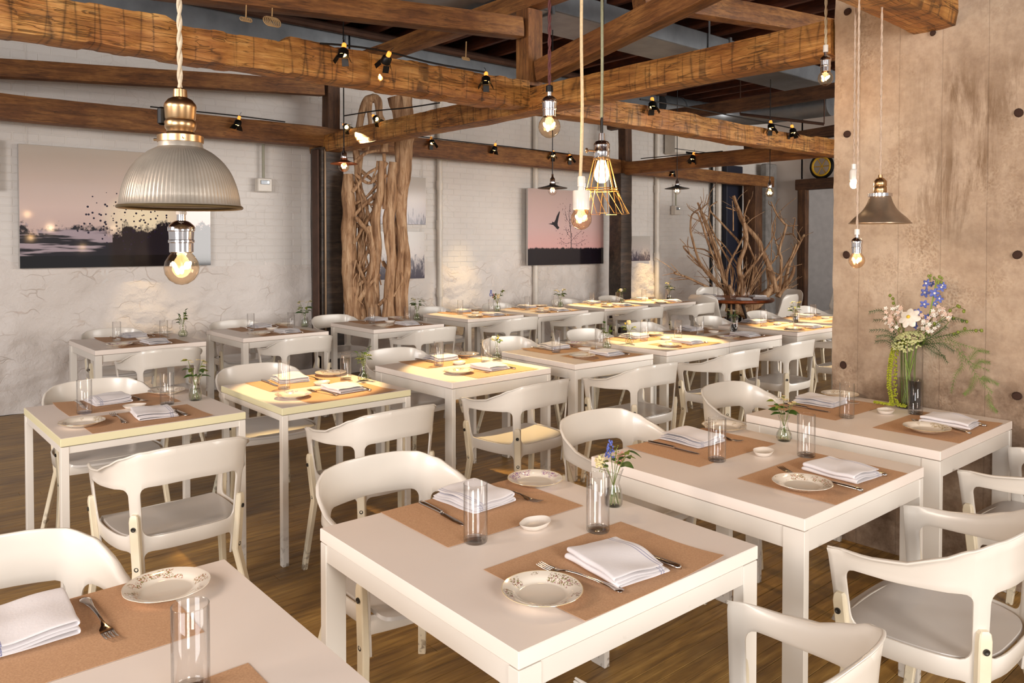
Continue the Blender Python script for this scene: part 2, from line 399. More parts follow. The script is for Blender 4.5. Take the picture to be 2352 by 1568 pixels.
for px, py in ((1947, 27), (1946, 308), (1937, 838), (2340, 259), (2337, 585), (2336, 909), (1944, 585), (2112, 69), (2143, 76)):
    p = at(px, py, X=3.86); r = .017 if px not in (2112, 2143) else .012
    pts = []; mm = MB(); rot = Matrix.Rotation(R(90), 3, 'Y')
    mm.lathe([(.0, -.004), (r * .5, -.005), (r * .85, -.004), (r * 1.15, .006)], 12, (0, 0, 0), 0, rot, lambda a, rr: 1 + .06 * math.sin(2 * a + px))
    mm.obj('tie_hole', MHOLE, PIL, 40, (3.853, p.y, p.z))
# ceiling: deck and joists
CE = struct(MB().box((5.4, 2.3, 4.03), (17, 13, .06)).obj('ceiling', MDECK, None, None))
x = -2.8
jm = MB().cbox((0, 0, 0), (.055, 12.2, .2), .004).mesh('joist', MJ, 30)
while x < 13.3:
    link('joist', jm, CE, (x, 2.0, 3.895)); x += .42

# ---------------------------------------------------------------- timbers
def beam(name, p0, p1, w, h, mat, seed=0, rough=.004, hew=0.0, notch=(), label=None, cat='beam', group=None, step=.07, par=None):
    p0 = Vector(p0); p1 = Vector(p1); L = (p1 - p0).length; n = max(2, int(L / step)); m = MB(); rn = random.Random(seed); vs = []
    sec = [(-.5, -.5), (-.17, -.5), (.17, -.5), (.5, -.5), (.5, -.17), (.5, .17), (.5, .5), (.17, .5), (-.17, .5), (-.5, .5), (-.5, .17), (-.5, -.17)]
    off = [rn.uniform(-1, 1) * hew for _ in range(n + 2)]; sag = [rn.uniform(-1, 1) * hew * .8 for _ in range(n + 2)]
    cols = []
    for i in range(n + 1):
        if hew and 0 < i < n: cols += [(i / n - .0015, i - 1), (i / n + .0015, i)]
        else: cols.append((i / n, min(i, n - 1)))
    for t, q in cols:
        x = L * t; dz = 0
        for a, b, d in notch:
            if a < x < b: dz = d
        for sy, sz in sec:
            c = .93 if abs(sy) == .5 and abs(sz) == .5 else 1
            k = Vector((x * 3, sy * 2 + seed, sz * 2)); nn = noise.noise_vector(k * 1.3) * rough + noise.noise_vector(Vector((x * .9, seed, 0))) * rough * 1.8
            y = sy * w * c + (off[q] if abs(sy) == .5 else 0) * (1 if sy < 0 else -1) * 1 + nn.y
            z = sz * h * c + nn.z + (sag[q] if abs(sz) == .5 else 0)
            if sz > .4: z -= dz
            elif sz > .1 and dz: z -= dz * .45
            vs.append((x, y, z))
    ns = 12; fs = []
    for i in range(len(cols) - 1):
        for j in range(ns):
            a = i * ns + j; b = i * ns + (j + 1) % ns; fs.append((a, a + ns, b + ns, b))
    fs += [tuple(range(ns)), tuple(range(len(cols) * ns - 1, len(cols) * ns - ns - 1, -1))]
    m.add(vs, fs); o = m.obj(name, mat, par, 42)
    d = (p1 - p0).normalized(); q = d.to_track_quat('X', 'Z') ; o.rotation_mode = 'QUATERNION'; o.rotation_quaternion = q; o.location = p0
    if cat and not par: tag(o, label, cat, group)
    return o
G = 'exposed timbers of the roof frame'
beam('ceiling_beam', (-3.0, 4.38, 2.615), (3.83, 4.38, 2.615), .21, .21, MB_OLD, 1, .006, .0065, [(2.05, 2.55, .02), (4.3, 4.9, .025), (4.95, 5.2, -.012), (3.4, 3.7, .015)], 'thick rough-hewn honey-coloured beam crossing the upper left over the dome lamp', 'beam', G, .075)
beam('ceiling_beam', (3.93, 1.97, 2.585), (3.93, 7.9, 2.585), .2, .185, MB_OLD, 2, .005, .002, (), 'hewn beam running from the concrete pillar back to the dark post beside the driftwood', 'beam', G, .12)
beam('ceiling_beam', (4.04, 4.38, 2.60), (8.66, 4.38, 2.60), .2, .19, MB_OLD, 3, .008, .003, [(1.6, 1.9, -.015), (3.1, 3.9, .015)], 'knotty cracked beam right of the pendant lamps, running into the pillar', 'beam', G, .12)
beam('ceiling_beam', (8.69, 1.2, 2.62), (8.69, 7.62, 2.62), .18, .19, MB_MID, 4, .006, 0, (), 'brown beam behind the knotty beam, reaching from the second wall post', 'beam', G, .2)
beam('ceiling_beam', (-3.0, 7.66, 2.665), (8.58, 7.66, 2.64), .17, .22, MB_MID, 5, .006, 0, (), 'long beam near the white wall, resting on the two dark posts', 'beam', G, .15)
beam('ceiling_beam', (8.6, 7.62, 2.63), (12.65, 7.62, 2.62), .18, .2, MB_MID, 6, .008, 0, (), 'beam behind the branching driftwood with a dark diagonal crack', 'beam', G, .15)
beam('ceiling_beam', (-2.0, 1.48, 2.62), (3.90, 1.48, 2.62), .2, .2, MB_OLD, 7, .008, .002, (), 'hewn beam whose end enters the concrete pillar at the top right', 'beam', G, .12)
# upper tier
beam('rafter_beam', (-1.2, 4.38, 2.69), (3.80, 4.38, 3.12), .14, .15, MB_MID, 8, .003, 0, (), 'smooth sawn upper beam sloping above the thick hewn beam', 'beam', G, .2)
beam('rafter_beam', (-2.0, 7.62, 2.74), (3.84, 7.62, 3.175), .13, .16, MB_MID, 9, .004, 0, (), 'sloping brown beam against the white brick above the bird picture', 'beam', G, .2)
beam('rafter_beam', (3.93, 4.26, 2.80), (3.93, 2.25, 3.135), .13, .165, MB_MID, 10, .003, 0, (), 'reddish upper beam rising to the right from the short central post', 'beam', G, .2)
beam('purlin', (3.93, 2.0, 3.355), (3.93, 7.9, 3.355), .13, .15, MB_MID, 11, .004, 0, (), 'high crossbeam passing over the top of the short central post', 'beam', G, .2)
beam('rafter_beam', (4.4, 3.72, 3.33), (7.5, 3.72, 3.62), .13, .18, MB_MID, 12, .004, 0, (), 'upper right beam sloping above the lone bulb beside the pillar', 'beam', G, .2)
beam('purlin', (8.69, 1.5, 3.29), (8.69, 7.9, 3.29), .14, .16, MB_DK, 13, .004, 0, (), 'dark high crossbeam below the ceiling joists at right', 'beam', G, .2)
beam('rafter_beam', (8.75, 5.6, 2.775), (8.75, 3.8, 2.86), .14, .13, MB_DK, 14, .004, 0, (), 'short dark beam lying on the crossbeam near the round duct', 'beam', G, .2)
beam('short_post', (3.915, 4.38, 2.70), (3.915, 4.38, 3.27), .15, .15, MB_MID, 15, .003, 0, (), 'short upright timber post standing on the beam joint at top centre', 'post', G, .1)
beam('short_post', (3.96, 7.64, 2.75), (3.96, 7.64, 3.27), .15, .15, MB_DK, 16, .004, 0, (), 'short dark upright above the left wall post', 'post', G, .1)
beam('short_post', (8.69, 7.6, 2.72), (8.69, 7.6, 3.2), .15, .15, MB_DK, 17, .006, 0, (), 'short dark upright above the second wall post', 'post', G, .1)
def post(x, y, w, mat, seed, lab, extra=True):
    r = empty('timber_post', (x, y, 0)); tag(r, lab, 'post', 'dark posts along the white wall')
    b = beam('post_shaft', (0, 0, 0), (0, 0, 2.54), w, w, mat, seed, .005, 0, (), step=.12, par=r, cat=None)
    if extra:
        MB().cbox((-w / 2 - .012, -w * .1, 1.27), (.02, w * .5, 2.5), .006).obj('edge_strip', MRUST, r)
        MB().cbox((-w * .36, -w / 2 - .008, 1.27), (.022, .02, 2.5), .006).obj('edge_strip', plain('worn_edge_steel', (120, 98, 76), .35, .7), r)
    return r
post(3.93, 7.68, .275, MPOST, 21, 'thick dark weathered post behind the tall driftwood trunk')
post(8.66, 7.66, .25, MPOST, 22, 'dark post with orange light at its foot, right of the bird and tree picture', False)
post(12.2, 7.68, .25, MB_DK, 23, 'dark brown post behind the branching driftwood', False)
# door opening at the far right
D = struct(empty('door_1', (XE, 6.6, 0)))
struct(beam('door_post', (-.1, .70, 0), (-.1, .70, 2.6), .16, .14, MB_DK, 24, .005, 0, (), par=D, cat=None, step=.15))
struct(beam('door_lintel', (-.1, .82, 2.585), (-.1, -1.2, 2.585), .16, .2, MB_DK, 25, .005, 0, (), par=D, cat=None, step=.15))
# coil on the lintel
t = empty('cable_coil', (XE - .1, 6.95, 2.69)); tag(t, 'black and yellow cable reel standing on the door lintel', 'cable reel')
ring = [Vector((0, math.cos(a) * .2, .205 + math.sin(a) * .2)) for a in [2 * math.pi * i / 28 for i in range(29)]]
MB().tube(ring, .03, 8, cap=False).obj('cable', MDARK, t, 40, (0, 0, 0))
MB().tube([p * .82 + Vector((-.02, 0, .036)) for p in ring], .02, 8, cap=False).obj('yellow_cable', plain('yellow_plastic', (214, 168, 40), .5), t, 40)
sp = MB()
for k in range(3):
    a = math.pi * k / 3; sp.tube([(0, math.cos(a) * .17, .205 + math.sin(a) * .17), (0, -math.cos(a) * .17, .205 - math.sin(a) * .17)], .008, 6)
sp.obj('spokes', plain('yellow_plastic_b', (214, 168, 40), .5), t, 40)

# ducts
def duct(name, segs, lab, cat='duct'):
    r = empty(name, segs[0][0]); o0 = Vector(segs[0][0]); tag(r, lab, cat, 'galvanised air ducts under the ceiling')
    for c, d in segs:
        MB().cbox(Vector(c) - o0, d, .008).obj('duct_section', MGALV, r)
        MB().cbox(Vector(c) - o0 + Vector((d[0] / 2, 0, 0)), (.035, d[1] + .04, d[2] + .04), .006).obj('joint_flange', MGALV, r)
    return r
duct('air_duct', [((3.0, 5.05, 3.565), (3.0, .62, .22)), ((5.8, 5.02, 3.57), (2.55, .56, .2)), ((8.4, 5.02, 3.57), (2.6, .56, .2))], 'bright rectangular duct running behind the upper beams at centre right')
duct('air_duct', [((1.4, 7.62, 3.61), (5.2, .5, .26)), ((6.6, 7.62, 3.61), (5.1, .5, .26))], 'dark rectangular duct close to the white wall above the hewn beam')
r = empty('round_duct', (9.6, 7.5, 3.60)); tag(r, 'shiny round galvanised duct seen behind the knotty beam', 'duct', 'galvanised air ducts under the ceiling')
m = MB(); m.tube(crv([(-.3, 0, 0), (.6, -.0, 0), (1.2, -.15, 0), (1.5, -.7, 0), (1.55, -1.8, 0)], 5), .18, 20); m.obj('duct_section', MGALV, r)
for x in (.2, .7): MB().tube([(x, 0, 0), (x + .03, 0, 0)], .19, 20).obj('joint_flange', MGALV, r)
g = empty('vent_grille', (2.7, 4.72, 3.63)); g.rotation_euler = (0, 0, 0); g.location = at(1165, 2, Z=3.444); tag(g, 'dark slatted vent grille at the top centre edge', 'vent')
MB().cbox((0, 0, 0), (.5, .3, .02), .004).obj('frame', MGALV, g)
for k in range(14): MB().box((-.21 + k * .032, 0, 0), (.008, .26, .012)).obj('slat', MDARK, g, None)
tag(MB().tube([(-2, 7.28, 3.735), (9.2, 7.28, 3.735)], .045, 10).obj('steel_pipe', MRUST), 'rusty pipe along the top of the dark duct', 'pipe')
_a, _b = at(1700, 262, Y=6.2), at(1893, 285, Y=5.2)
tag(MB().tube([_a, _b], .02, 8).tube([_a, (_a.x, _a.y, 3.99)], .008, 6).tube([_b, (_b.x, _b.y, 3.99)], .008, 6).obj('steel_pipe', MRUST), 'thin sprinkler pipe hanging under the joists at right', 'pipe')
for k, (px, py, X) in enumerate(((1395, 45, 6.2), (1634, 85, 8.1))):
    a = at(px, py, Y=4.7); tag(MB().cbox((a.x, 4.725, 3.62), (.03, .004, .4), .001).obj('duct_strap', MGALV), ('metal hanger strap of the bright duct nearest the green cord', 'metal hanger strap of the bright duct further right')[k], 'strap')
YW = 8.092      # finished face of the painted bricks
# pipes on the wall
def wpipe(px, r, z0, z1, lab, mat=MPIPE, Y=None, sleeve=None):
    p = at(px, 557, Y=YW - .045 if Y is None else Y); e = empty('wall_pipe', (p.x, p.y, 0)); tag(e, lab, 'pipe', 'vertical pipes on the white wall')
    MB().tube([(0, 0, z0), (0, 0, z1)], r, 14).obj('pipe_run', mat, e)
    for z in sleeve or (): MB().tube([(0, 0, z - .06), (0, 0, z + .06)], r * 1.25, 14).obj('coupling', mat, e)
    return e
wpipe(1010, .034, 0, 3.9, 'white vertical pipe lit warm, right of the two small prints', sleeve=(1.75, 2.25, .9))
wpipe(1230, .038, 0, 3.9, 'white vertical pipe passing behind the bird and tree picture', sleeve=(2.7,))
wpipe(1509, .04, 0, 3.9, 'white vertical pipe glowing yellow right of the second post', sleeve=(1.3, 2.4))
wpipe(1634, .025, 0, 3.9, 'thin dark vertical pipe left of the dark blue panels', MDARK, sleeve=(2.1,))
wpipe(1650, .05, 0, 3.9, 'white vertical pipe beside the dark blue panels')
p0, p1 = at(1662, 500, Y=YW - .1), at(1698, 500, Y=YW - .1)
tag(MB().cbox(((p0.x + p1.x) / 2, YW - .12, 1.45), (p1.x - p0.x, .1, 2.9), .01).obj('dark_panel', plain('dark_blue_board', (30, 34, 52), .5)), 'dark blue upright panels leaning by the brown post', 'panel')
tag(MB().cbox((XE - .25, YW - .18, 1.5), (.36, .14, 3.0), .02).obj('concrete_pilaster', plain('grey_rough_concrete', (150, 146, 142), .8, 0, .15, 9, .6, 30)), 'rough grey concrete strip in the corner of the room', 'pilaster')
# air conditioner
p = at(1540, 330, Y=YW - .15); q = at(1660, 330, Y=YW - .15)
t = empty('air_conditioner', ((p.x + q.x) / 2, YW - .14, 3.2)); tag(t, 'white boxy air conditioner high on the wall behind the knotty beam', 'air conditioner')
MB().cbox((0, 0, 0), (q.x - p.x, .24, .44), .02).obj('casing', MPIPE, t)
MB().box((-.1, -.115, -.19), ((q.x - p.x) * .5, .02, .035)).obj('outlet_slot', MDARK, t, None)
MB().box((-.1, -.122, -.15), ((q.x - p.x) * .9, .01, .01)).obj('trim_line', MDARK, t, None)
# electrical boxes
def ebox(px, py, w, h, lab, ztop, lamps=True):
    p = at(px, py, Y=YW - .06); e = empty('junction_box', p); tag(e, lab, 'electrical box')
    MB().cbox((0, 0, 0), (w, .09, h), .008).obj('box', MPIPE, e)
    MB().cbox((.0, -.05, h * .18), (w * .6, .012, h * .3), .003).obj('cover', MGALV, e)
    MB().ell((w * .2, -.05, h * .2), .014, .014, .014).obj('indicator_lamp', emis('white_led', (255, 250, 240), 1.2), e)
    MB().tube([(-.0, 0, h / 2), (-.0, 0, ztop - p.z)], .016, 8).obj('conduit', plain('grey_green_conduit', (168, 166, 146), .5), e)
ebox(605, 425, .16, .145, 'small white electrical box with conduit, left of the thick dark post', 2.58)
ebox(1552, 483, .14, .15, 'small white electrical box below the black disc pendant', 2.5)

# ---------------------------------------------------------------- pictures
def picture(name, x0, x1, z0, z1, mat, lab, dep=.05, off=.005, wires=True):
    e = empty(name, ((x0 + x1) / 2, YW - off - dep / 2, (z0 + z1) / 2)); tag(e, lab, 'picture', 'photographs hung on the white wall')
    MB().cbox((0, .0, 0), (x1 - x0, dep, z1 - z0), .002).obj('backing', plain('acrylic_edge', (196, 190, 184), .3), e)
    w, h = (x1 - x0) / 2 - .002, (z1 - z0) / 2 - .002
    MB().add([(-w, -dep / 2 - .002, -h), (w, -dep / 2 - .002, -h), (w, -dep / 2 - .002, h), (-w, -dep / 2 - .002, h)], [(0, 1, 2, 3)]).obj('print', mat, e, None)
    if wires:
        for sx in (-.92, .92): MB().tube([(w * sx, dep * .3, h), (w * sx, dep * .3, 3.6 - (z0 + z1) / 2)], .0015, 5).obj('hanging_wire', MPIPE, e)
    return e
def pm(name):
    M = NT(name); g = M.coord('Generated'); x, y, z = M.sep(g); M.set(rough=.12, spec=.35); return M, g, x, z
def step(M, v, a, b): return M.ramp(v, [(a, 0.0), (b, 1.0)])
def pic_birds():
    M, g, x, z = pm('print_bird_swarm')
    sky = M.ramp(z, [(.0, lin((190, 160, 160))), (.5, lin((224, 200, 190))), (1, lin((198, 186, 172)))])
    dx = M.math('SUBTRACT', x, .62); dz = M.math('SUBTRACT', z, .42)
    gl = M.math('ADD', M.math('MULTIPLY', dx, dx), M.math('MULTIPLY', dz, dz)); sky = M.mix(M.ramp(gl, [(0, 1.0), (.02, .7), (.06, 0.0)]), sky, lin((255, 240, 205)))
    n = M.noise(M.coord('Generated', (5, 1, 3)), 1.6, 6, .6, .4); nb = M.noise(M.coord('Generated', (14, 1, 8)), 4, 4)
    n2 = M.noise(M.coord('Generated', (1.2, 1, 9)), 3, 3)
    hill = M.math('ADD', M.math('MULTIPLY', M.math('SUBTRACT', n, .5), .34), M.math('MULTIPLY', M.math('SUBTRACT', nb, .5), .16))
    hz = M.math('ADD', z, hill); 
    landc = M.mix(step(M, M.math('MULTIPLY', M.math('LESS_THAN', x, .45), n2), .5, .58), lin((34, 30, 38)), lin((176, 160, 168)))
    landc = M.mix(M.math('GREATER_THAN', z, .10), lin((20, 18, 22)), landc)
    c = M.mix(M.ramp(M.math('SUBTRACT', hz, M.math('MULTIPLY', M.math('GREATER_THAN', x, .5), .05)), [(.30, 1.0), (.34, 0.0)]), sky, landc)
    d = M.vor(M.coord('Generated', (46, 1, 30)), 1.0); w = M.node('ShaderNodeTexWhiteNoise', noise_dimensions='3D'); vc = M.vor(M.coord('Generated', (46, 1, 30)), 1.0, 'F1', 'Color'); M.l(vc, w.inputs[0])
    swx = M.math('SUBTRACT', x, .52); swz = M.math('SUBTRACT', z, .40); sw = M.math('ADD', M.math('MULTIPLY', swx, swx), M.math('MULTIPLY', swz, M.math('MULTIPLY', swz, 1.2)))
    b = M.math('MULTIPLY', M.math('LESS_THAN', d, .27), M.math('LESS_THAN', M.math('ADD', w.outputs[0], M.math('MULTIPLY', sw, 11)), 1.0))
    M.base(M.mix(b, c, lin((40, 32, 52)))); M.set(rough=.06, spec=.6); return M.m
def pic_tree():
    M, g, x, z = pm('print_dusk_field')
    sky = M.ramp(z, [(.22, lin((226, 178, 176))), (.5, lin((214, 184, 182))), (1, lin((196, 174, 168)))])
    n = M.noise(M.coord('Generated', (22, 1, 1)), 2, 5); hz = M.math('ADD', z, M.math('MULTIPLY', n, .06))
    c = M.mix(M.ramp(hz, [(.245, 1.0), (.262, 0.0)]), sky, lin((26, 20, 28)))
    M.base(c); M.set(rough=.10, spec=.5); return M.m
def pic_misty(name, sc, thr, lo):
    M, g, x, z = pm(name); sky = M.ramp(z, [(0, lin((170, 160, 168))), (.5, lin((206, 196, 190))), (1, lin((196, 190, 182)))])
    n = M.noise(M.coord('Generated', (sc, 1, 2.2)), 2, 6, .7, .5); k = M.math('ADD', n, M.math('MULTIPLY', M.math('SUBTRACT', lo, z), .5))
    M.base(M.mix(M.ramp(k, [(thr, 0.0), (thr + .12, .85)]), sky, lin((52, 46, 66)))); return M.m
picture('wall_picture', 1.13, 2.80, 1.295, 2.40, pic_birds(), 'large glossy photograph of a bird swarm over dark trees at sunset', .06)
pt = picture('wall_picture', 7.09, 8.62, 1.21, 2.28, pic_tree(), 'photograph of a flying bird and a bare young tree at dusk', .03, .10)
MBK = plain('print_black', (28, 20, 30), .3)
m = MB(); yb = -.0185; w, h = 1.53, 1.07; rn = random.Random(3)
def pt2(u, v): return Vector(((u - .5) * w, yb, (.5 - v) * h))
def flat(mb, pts, r): mb.tube([pt2(*p) for p in pts], r, 5)
br = [[(.55, .80), (.548, .62), (.535, .45), (.52, .33), (.535, .18)], [(.552, .68), (.62, .60), (.68, .55)], [(.548, .64), (.50, .58), (.48, .52)], [(.54, .5), (.58, .42), (.60, .3)], [(.535, .45), (.49, .38), (.47, .28)], [(.552, .70), (.48, .72), (.42, .68)], [(.552, .72), (.64, .72), (.74, .66)]]
for i, b in enumerate(br):
    rs = [.006 - .004 * k / (len(b) - 1) for k in range(len(b))] if i == 0 else .0022
    m.tube([pt2(*p) for p in b], rs, 5)
m.obj('tree_silhouette', MBK, pt, None)
m = MB()
for k in range(150):
    b = rn.choice(br); p = rn.choice(b[1:]); u, v = p[0] + rn.gauss(0, .035), p[1] + rn.gauss(0, .045)
    if v > .78: continue
    m.ell(pt2(u, v), rn.uniform(.003, .008), .0008, rn.uniform(.003, .009), 5, 3)
tag(m.obj('leaf_silhouettes', MBK, pt, None), kind='stuff')
m = MB()
bird = [(.25, .455), (.30, .447), (.303, .425), (.325, .435), (.345, .40), (.36, .35), (.395, .28), (.40, .30), (.385, .37), (.37, .45), (.375, .48), (.395, .50), (.375, .53), (.345, .50), (.315, .47)]
c0 = pt2(.345, .45); m.add([c0 + Vector((0, -.0006, 0))] + [pt2(*b) + Vector((0, -.0006, 0)) for b in bird], [(0, i + 1, (i + 1) % len(bird) + 1) for i in range(len(bird))]); m.obj('bird_silhouette', MBK, pt, None)
picture('wall_picture', 4.75, 5.475, 1.75, 2.337, pic_misty('print_misty_reeds', 16, .62, .42), 'upper of two small misty prints beside the driftwood trunk', .02)
picture('wall_picture', 4.75, 5.455, 1.08, 1.665, pic_misty('print_misty_trees', 10, .55, .55), 'lower of two small misty prints beside the driftwood trunk', .02)
picture('wall_picture', 9.0, 9.84, 1.235, 1.63, pic_misty('print_reed_sunset', 20, .58, .55), 'small print of dark plants right of the second post', .02)
picture('wall_picture', .2, .985, 1.98, 2.42, plain('print_pale', (224, 218, 212), .2), 'pale framed picture cut off at the left edge', .09)
# ---------------------------------------------------------------- furniture materials
def chairmat(name, c, rough=.25):
    M = NT(name); v = M.coord('Object'); n = M.noise(v, 3, 4); d = lin(c)
    M.base(M.ramp(n, [(.3, tuple(x * .93 for x in d[:3]) + (1,)), (.7, d)])); M.set(rough=rough, coat=.25, coatr=.15); return M.m
M_STEEL = chairmat('white_lacquered_steel', (224, 217, 206), .28)
M_SEAT = chairmat('pale_grey_seat', (205, 200, 194), .3)
def legmat():
    M = NT('cream_painted_leg'); v = M.coord('Object'); x, y, z = M.sep(v); n = M.noise(v, 30, 5)
    c = M.ramp(M.noise(v, 5, 4), [(.3, lin((222, 208, 178))), (.7, lin((236, 226, 202)))])
    k = M.math('MULTIPLY', M.ramp(z, [(.0, 1.0), (.16, 0.0)]), M.ramp(n, [(.5, 0.0), (.58, .9)])); M.base(M.mix(k, c, lin((112, 92, 70)))); M.set(rough=.4); return M.m
M_LEG = legmat()
M_SCREW = plain('dark_screw', (62, 58, 52), .4, .6)
# ---- armchair
UP = crv([(0, -.235, 0), (.10, -.229, 0), (.185, -.200, 0), (.240, -.130, 0), (.262, -.03, 0), (.268, .08, 0), (.262, .20, 0)], 8)
LO = crv([(0, -.205, 0), (.10, -.200, 0), (.172, -.175, 0), (.215, -.115, 0), (.232, -.03, 0), (.236, .06, 0), (.232, .165, 0)], 8)
def arclen(P):
    s = [0]
    for a, b in zip(P, P[1:]): s.append(s[-1] + (b - a).length)
    return s
SU, SL = arclen(UP), arclen(LO)
def pick(P, S, t):
    t = max(0, min(1, t)) * S[-1]
    for i in range(len(S) - 1):
        if t <= S[i + 1] + 1e-9: return P[i].lerp(P[i + 1], (t - S[i]) / (S[i + 1] - S[i]))
    return P[-1].copy()
SMAX = .62
def plan(s, z):
    a = abs(s) / SMAX; k = max(-.3, min(1.05, (z - .40) / .33)); p = pick(LO, SL, a).lerp(pick(UP, SU, a), k)
    e = .004; p2 = pick(LO, SL, min(1, a + e)).lerp(pick(UP, SU, min(1, a + e)), k); p1 = pick(LO, SL, max(0, a - e)).lerp(pick(UP, SU, max(0, a - e)), k)
    t = (p2 - p1).normalized(); nrm = Vector((-t.y, t.x, 0)) * -1
    if s < 0: p.x *= -1; nrm.x *= -1; t.x *= -1
    if abs(s) < 1e-6: nrm = Vector((0, -1, 0))
    return Vector((p.x, p.y, z)), nrm, t
S1a, S1b, S2 = .190, .236, .572
def zt(s): return interp(abs(s), [0, .10, .18, .25, .32, .40, .50, .57, .62], [.778, .776, .768, .745, .712, .682, .668, .667, .660])
def zb(s): return interp(abs(s), [0, .19, .30, .45, .62], [.650, .643, .632, .622, .618])
def fil(s, r):
    s = abs(s); d = 9
    for e in (S1a, S1b, S2):
        if (e == S1a and s <= S1a) or (e == S1b and s >= S1b) or (e == S2 and s <= S2): d = min(d, abs(s - e))
    if S1a < s < S1b or s > S2: d = 0
    if d >= r: return 0
    return r * (1 - math.sqrt(max(0, 1 - (1 - d / r) ** 2)))
def scol():
    out = []
    def seg(a, b, ra, rb):
        f = [0, .03, .12, .28, .55, 1]
        o = []
        if ra: o += [a + q * ra for q in f]
        else: o += [a]
        mid0, mid1 = (a + ra), (b - rb); n = max(1, int((mid1 - mid0) / .03))
        o += [mid0 + (mid1 - mid0) * i / n for i in range(1, n)]
        if rb: o += [b - q * rb for q in reversed(f)]
        else: o += [b]
        return o
    r = .03
    out = seg(0, S1a, 0, r) + [S1a + .015, S1b - .015] + seg(S1b, S2, r, r) + [S2 + .016, S2 + .032, SMAX]
    o2 = []
    for x in out:
        if not o2 or x - o2[-1] > 1e-6: o2.append(x)
    return [-x for x in reversed(o2[1:])] + o2
COLS = scol()
def instem(a, b): m = abs((a + b) / 2); return S1a < m < S1b or m > S2
RU, RL, RT = .030, .032, .028
ZR1, ZR0 = .458, .402
def jd(s):
    s = abs(s)
    return 0 if (S1a - 1e-6 <= s <= S1b + 1e-6 or s >= S2 - 1e-6) else min(abs(s - S1a), abs(s - S1b), abs(s - S2))
def armchair_frame():
    m = MB()
    def strip(lo, hi, rows, cond=None, roll=None):
        for a, b in zip(COLS, COLS[1:]):
            if cond and not cond(a, b): continue
            vs = []
            for s in (a, b):
                z0, z1 = lo(s), hi(s)
                for k in range(rows + 1):
                    z = z0 + (z1 - z0) * k / rows; p, n, t = plan(s, z)
                    f = abs(2 * k / rows - 1) ** 4 if roll is not None else 0
                    if k < rows / 2: f *= min(1, jd(s) / .03)
                    vs.append(p + n * (.004 * f))
                if roll:
                    rw = interp(abs(s), [0, .2, .3, .4, .52, .59, .62], [.008, .010, .016, .020, .016, .006, .002]); p, n, t = plan(s, z1)
                    vs += [p + n * (rw * .45) + Vector((0, 0, .004)), p + n * rw + Vector((0, 0, .0025))]
            q = len(vs) // 2; m.add(vs, [(i, i + q, i + q + 1, i + 1) for i in range(q - 1)])
    up = lambda s: zb(s) - fil(s, RU); lt = lambda s: ZR1 + fil(s, RL); ll = lambda s: ZR0 - fil(s, RT)
    strip(up, zt, 5, None, True)
    strip(lambda s: ZR1 + RL, lambda s: up(s), 3, instem)
    strip(ll, lt, 2)
    strip(lambda s: .315, lambda s: ZR0 - RT, 1, instem)
    # front apron
    vs = []; n = 14
    for i in range(n + 1):
        x = -.232 + .464 * i / n; y = .165 + .028 * (1 - (2 * i / n - 1) ** 2)
        vs += [(x, y, .388), (x, y, .445)]
    m.add(vs, [(2 * i, 2 * i + 2, 2 * i + 3, 2 * i + 1) for i in range(n)])
    return bake(m, M_STEEL, [('SOLIDIFY', dict(thickness=.0065, offset=0)), ('BEVEL', dict(width=.0015, segments=1, limit_method='ANGLE', angle_limit=R(50)))], 50)
def seat_mesh():
    out = [Vector((p.x * .955, p.y * .955, 0)) for p in LO]; pts = [Vector((-p.x, p.y, 0)) for p in reversed(out[1:])] + out
    fr = crv([out[-1], (.205, .205, 0), (.12, .222, 0), (0, .226, 0), (-.12, .222, 0), (-.205, .205, 0), (-out[-1].x, out[-1].y, 0)], 4)
    pts = pts + fr[1:-1]; n = len(pts); m = MB(); vs = []; cen = Vector((0, -.01, 0)); rings = [1, .985, .93, .8, .6, .35, .12]
    for k, r in enumerate(rings):
        for p in pts:
            q = cen + (p - cen) * r; z = .456 + (.0 if k else -.003) - .014 * (1 - r * r) + (-.006 if k == 0 else 0)
            if q.y > .14: z -= (q.y - .14) ** 2 * 3.2
            vs.append((q.x, q.y, z))
    fs = [(k * n + i, k * n + (i + 1) % n, (k + 1) * n + (i + 1) % n, (k + 1) * n + i) for k in range(len(rings) - 1) for i in range(n)]
    fs.append(tuple(range((len(rings) - 1) * n, len(rings) * n))); m.add(vs, fs)
    return bake(m, M_SEAT, [('SOLIDIFY', dict(thickness=.010, offset=-1))], 50)
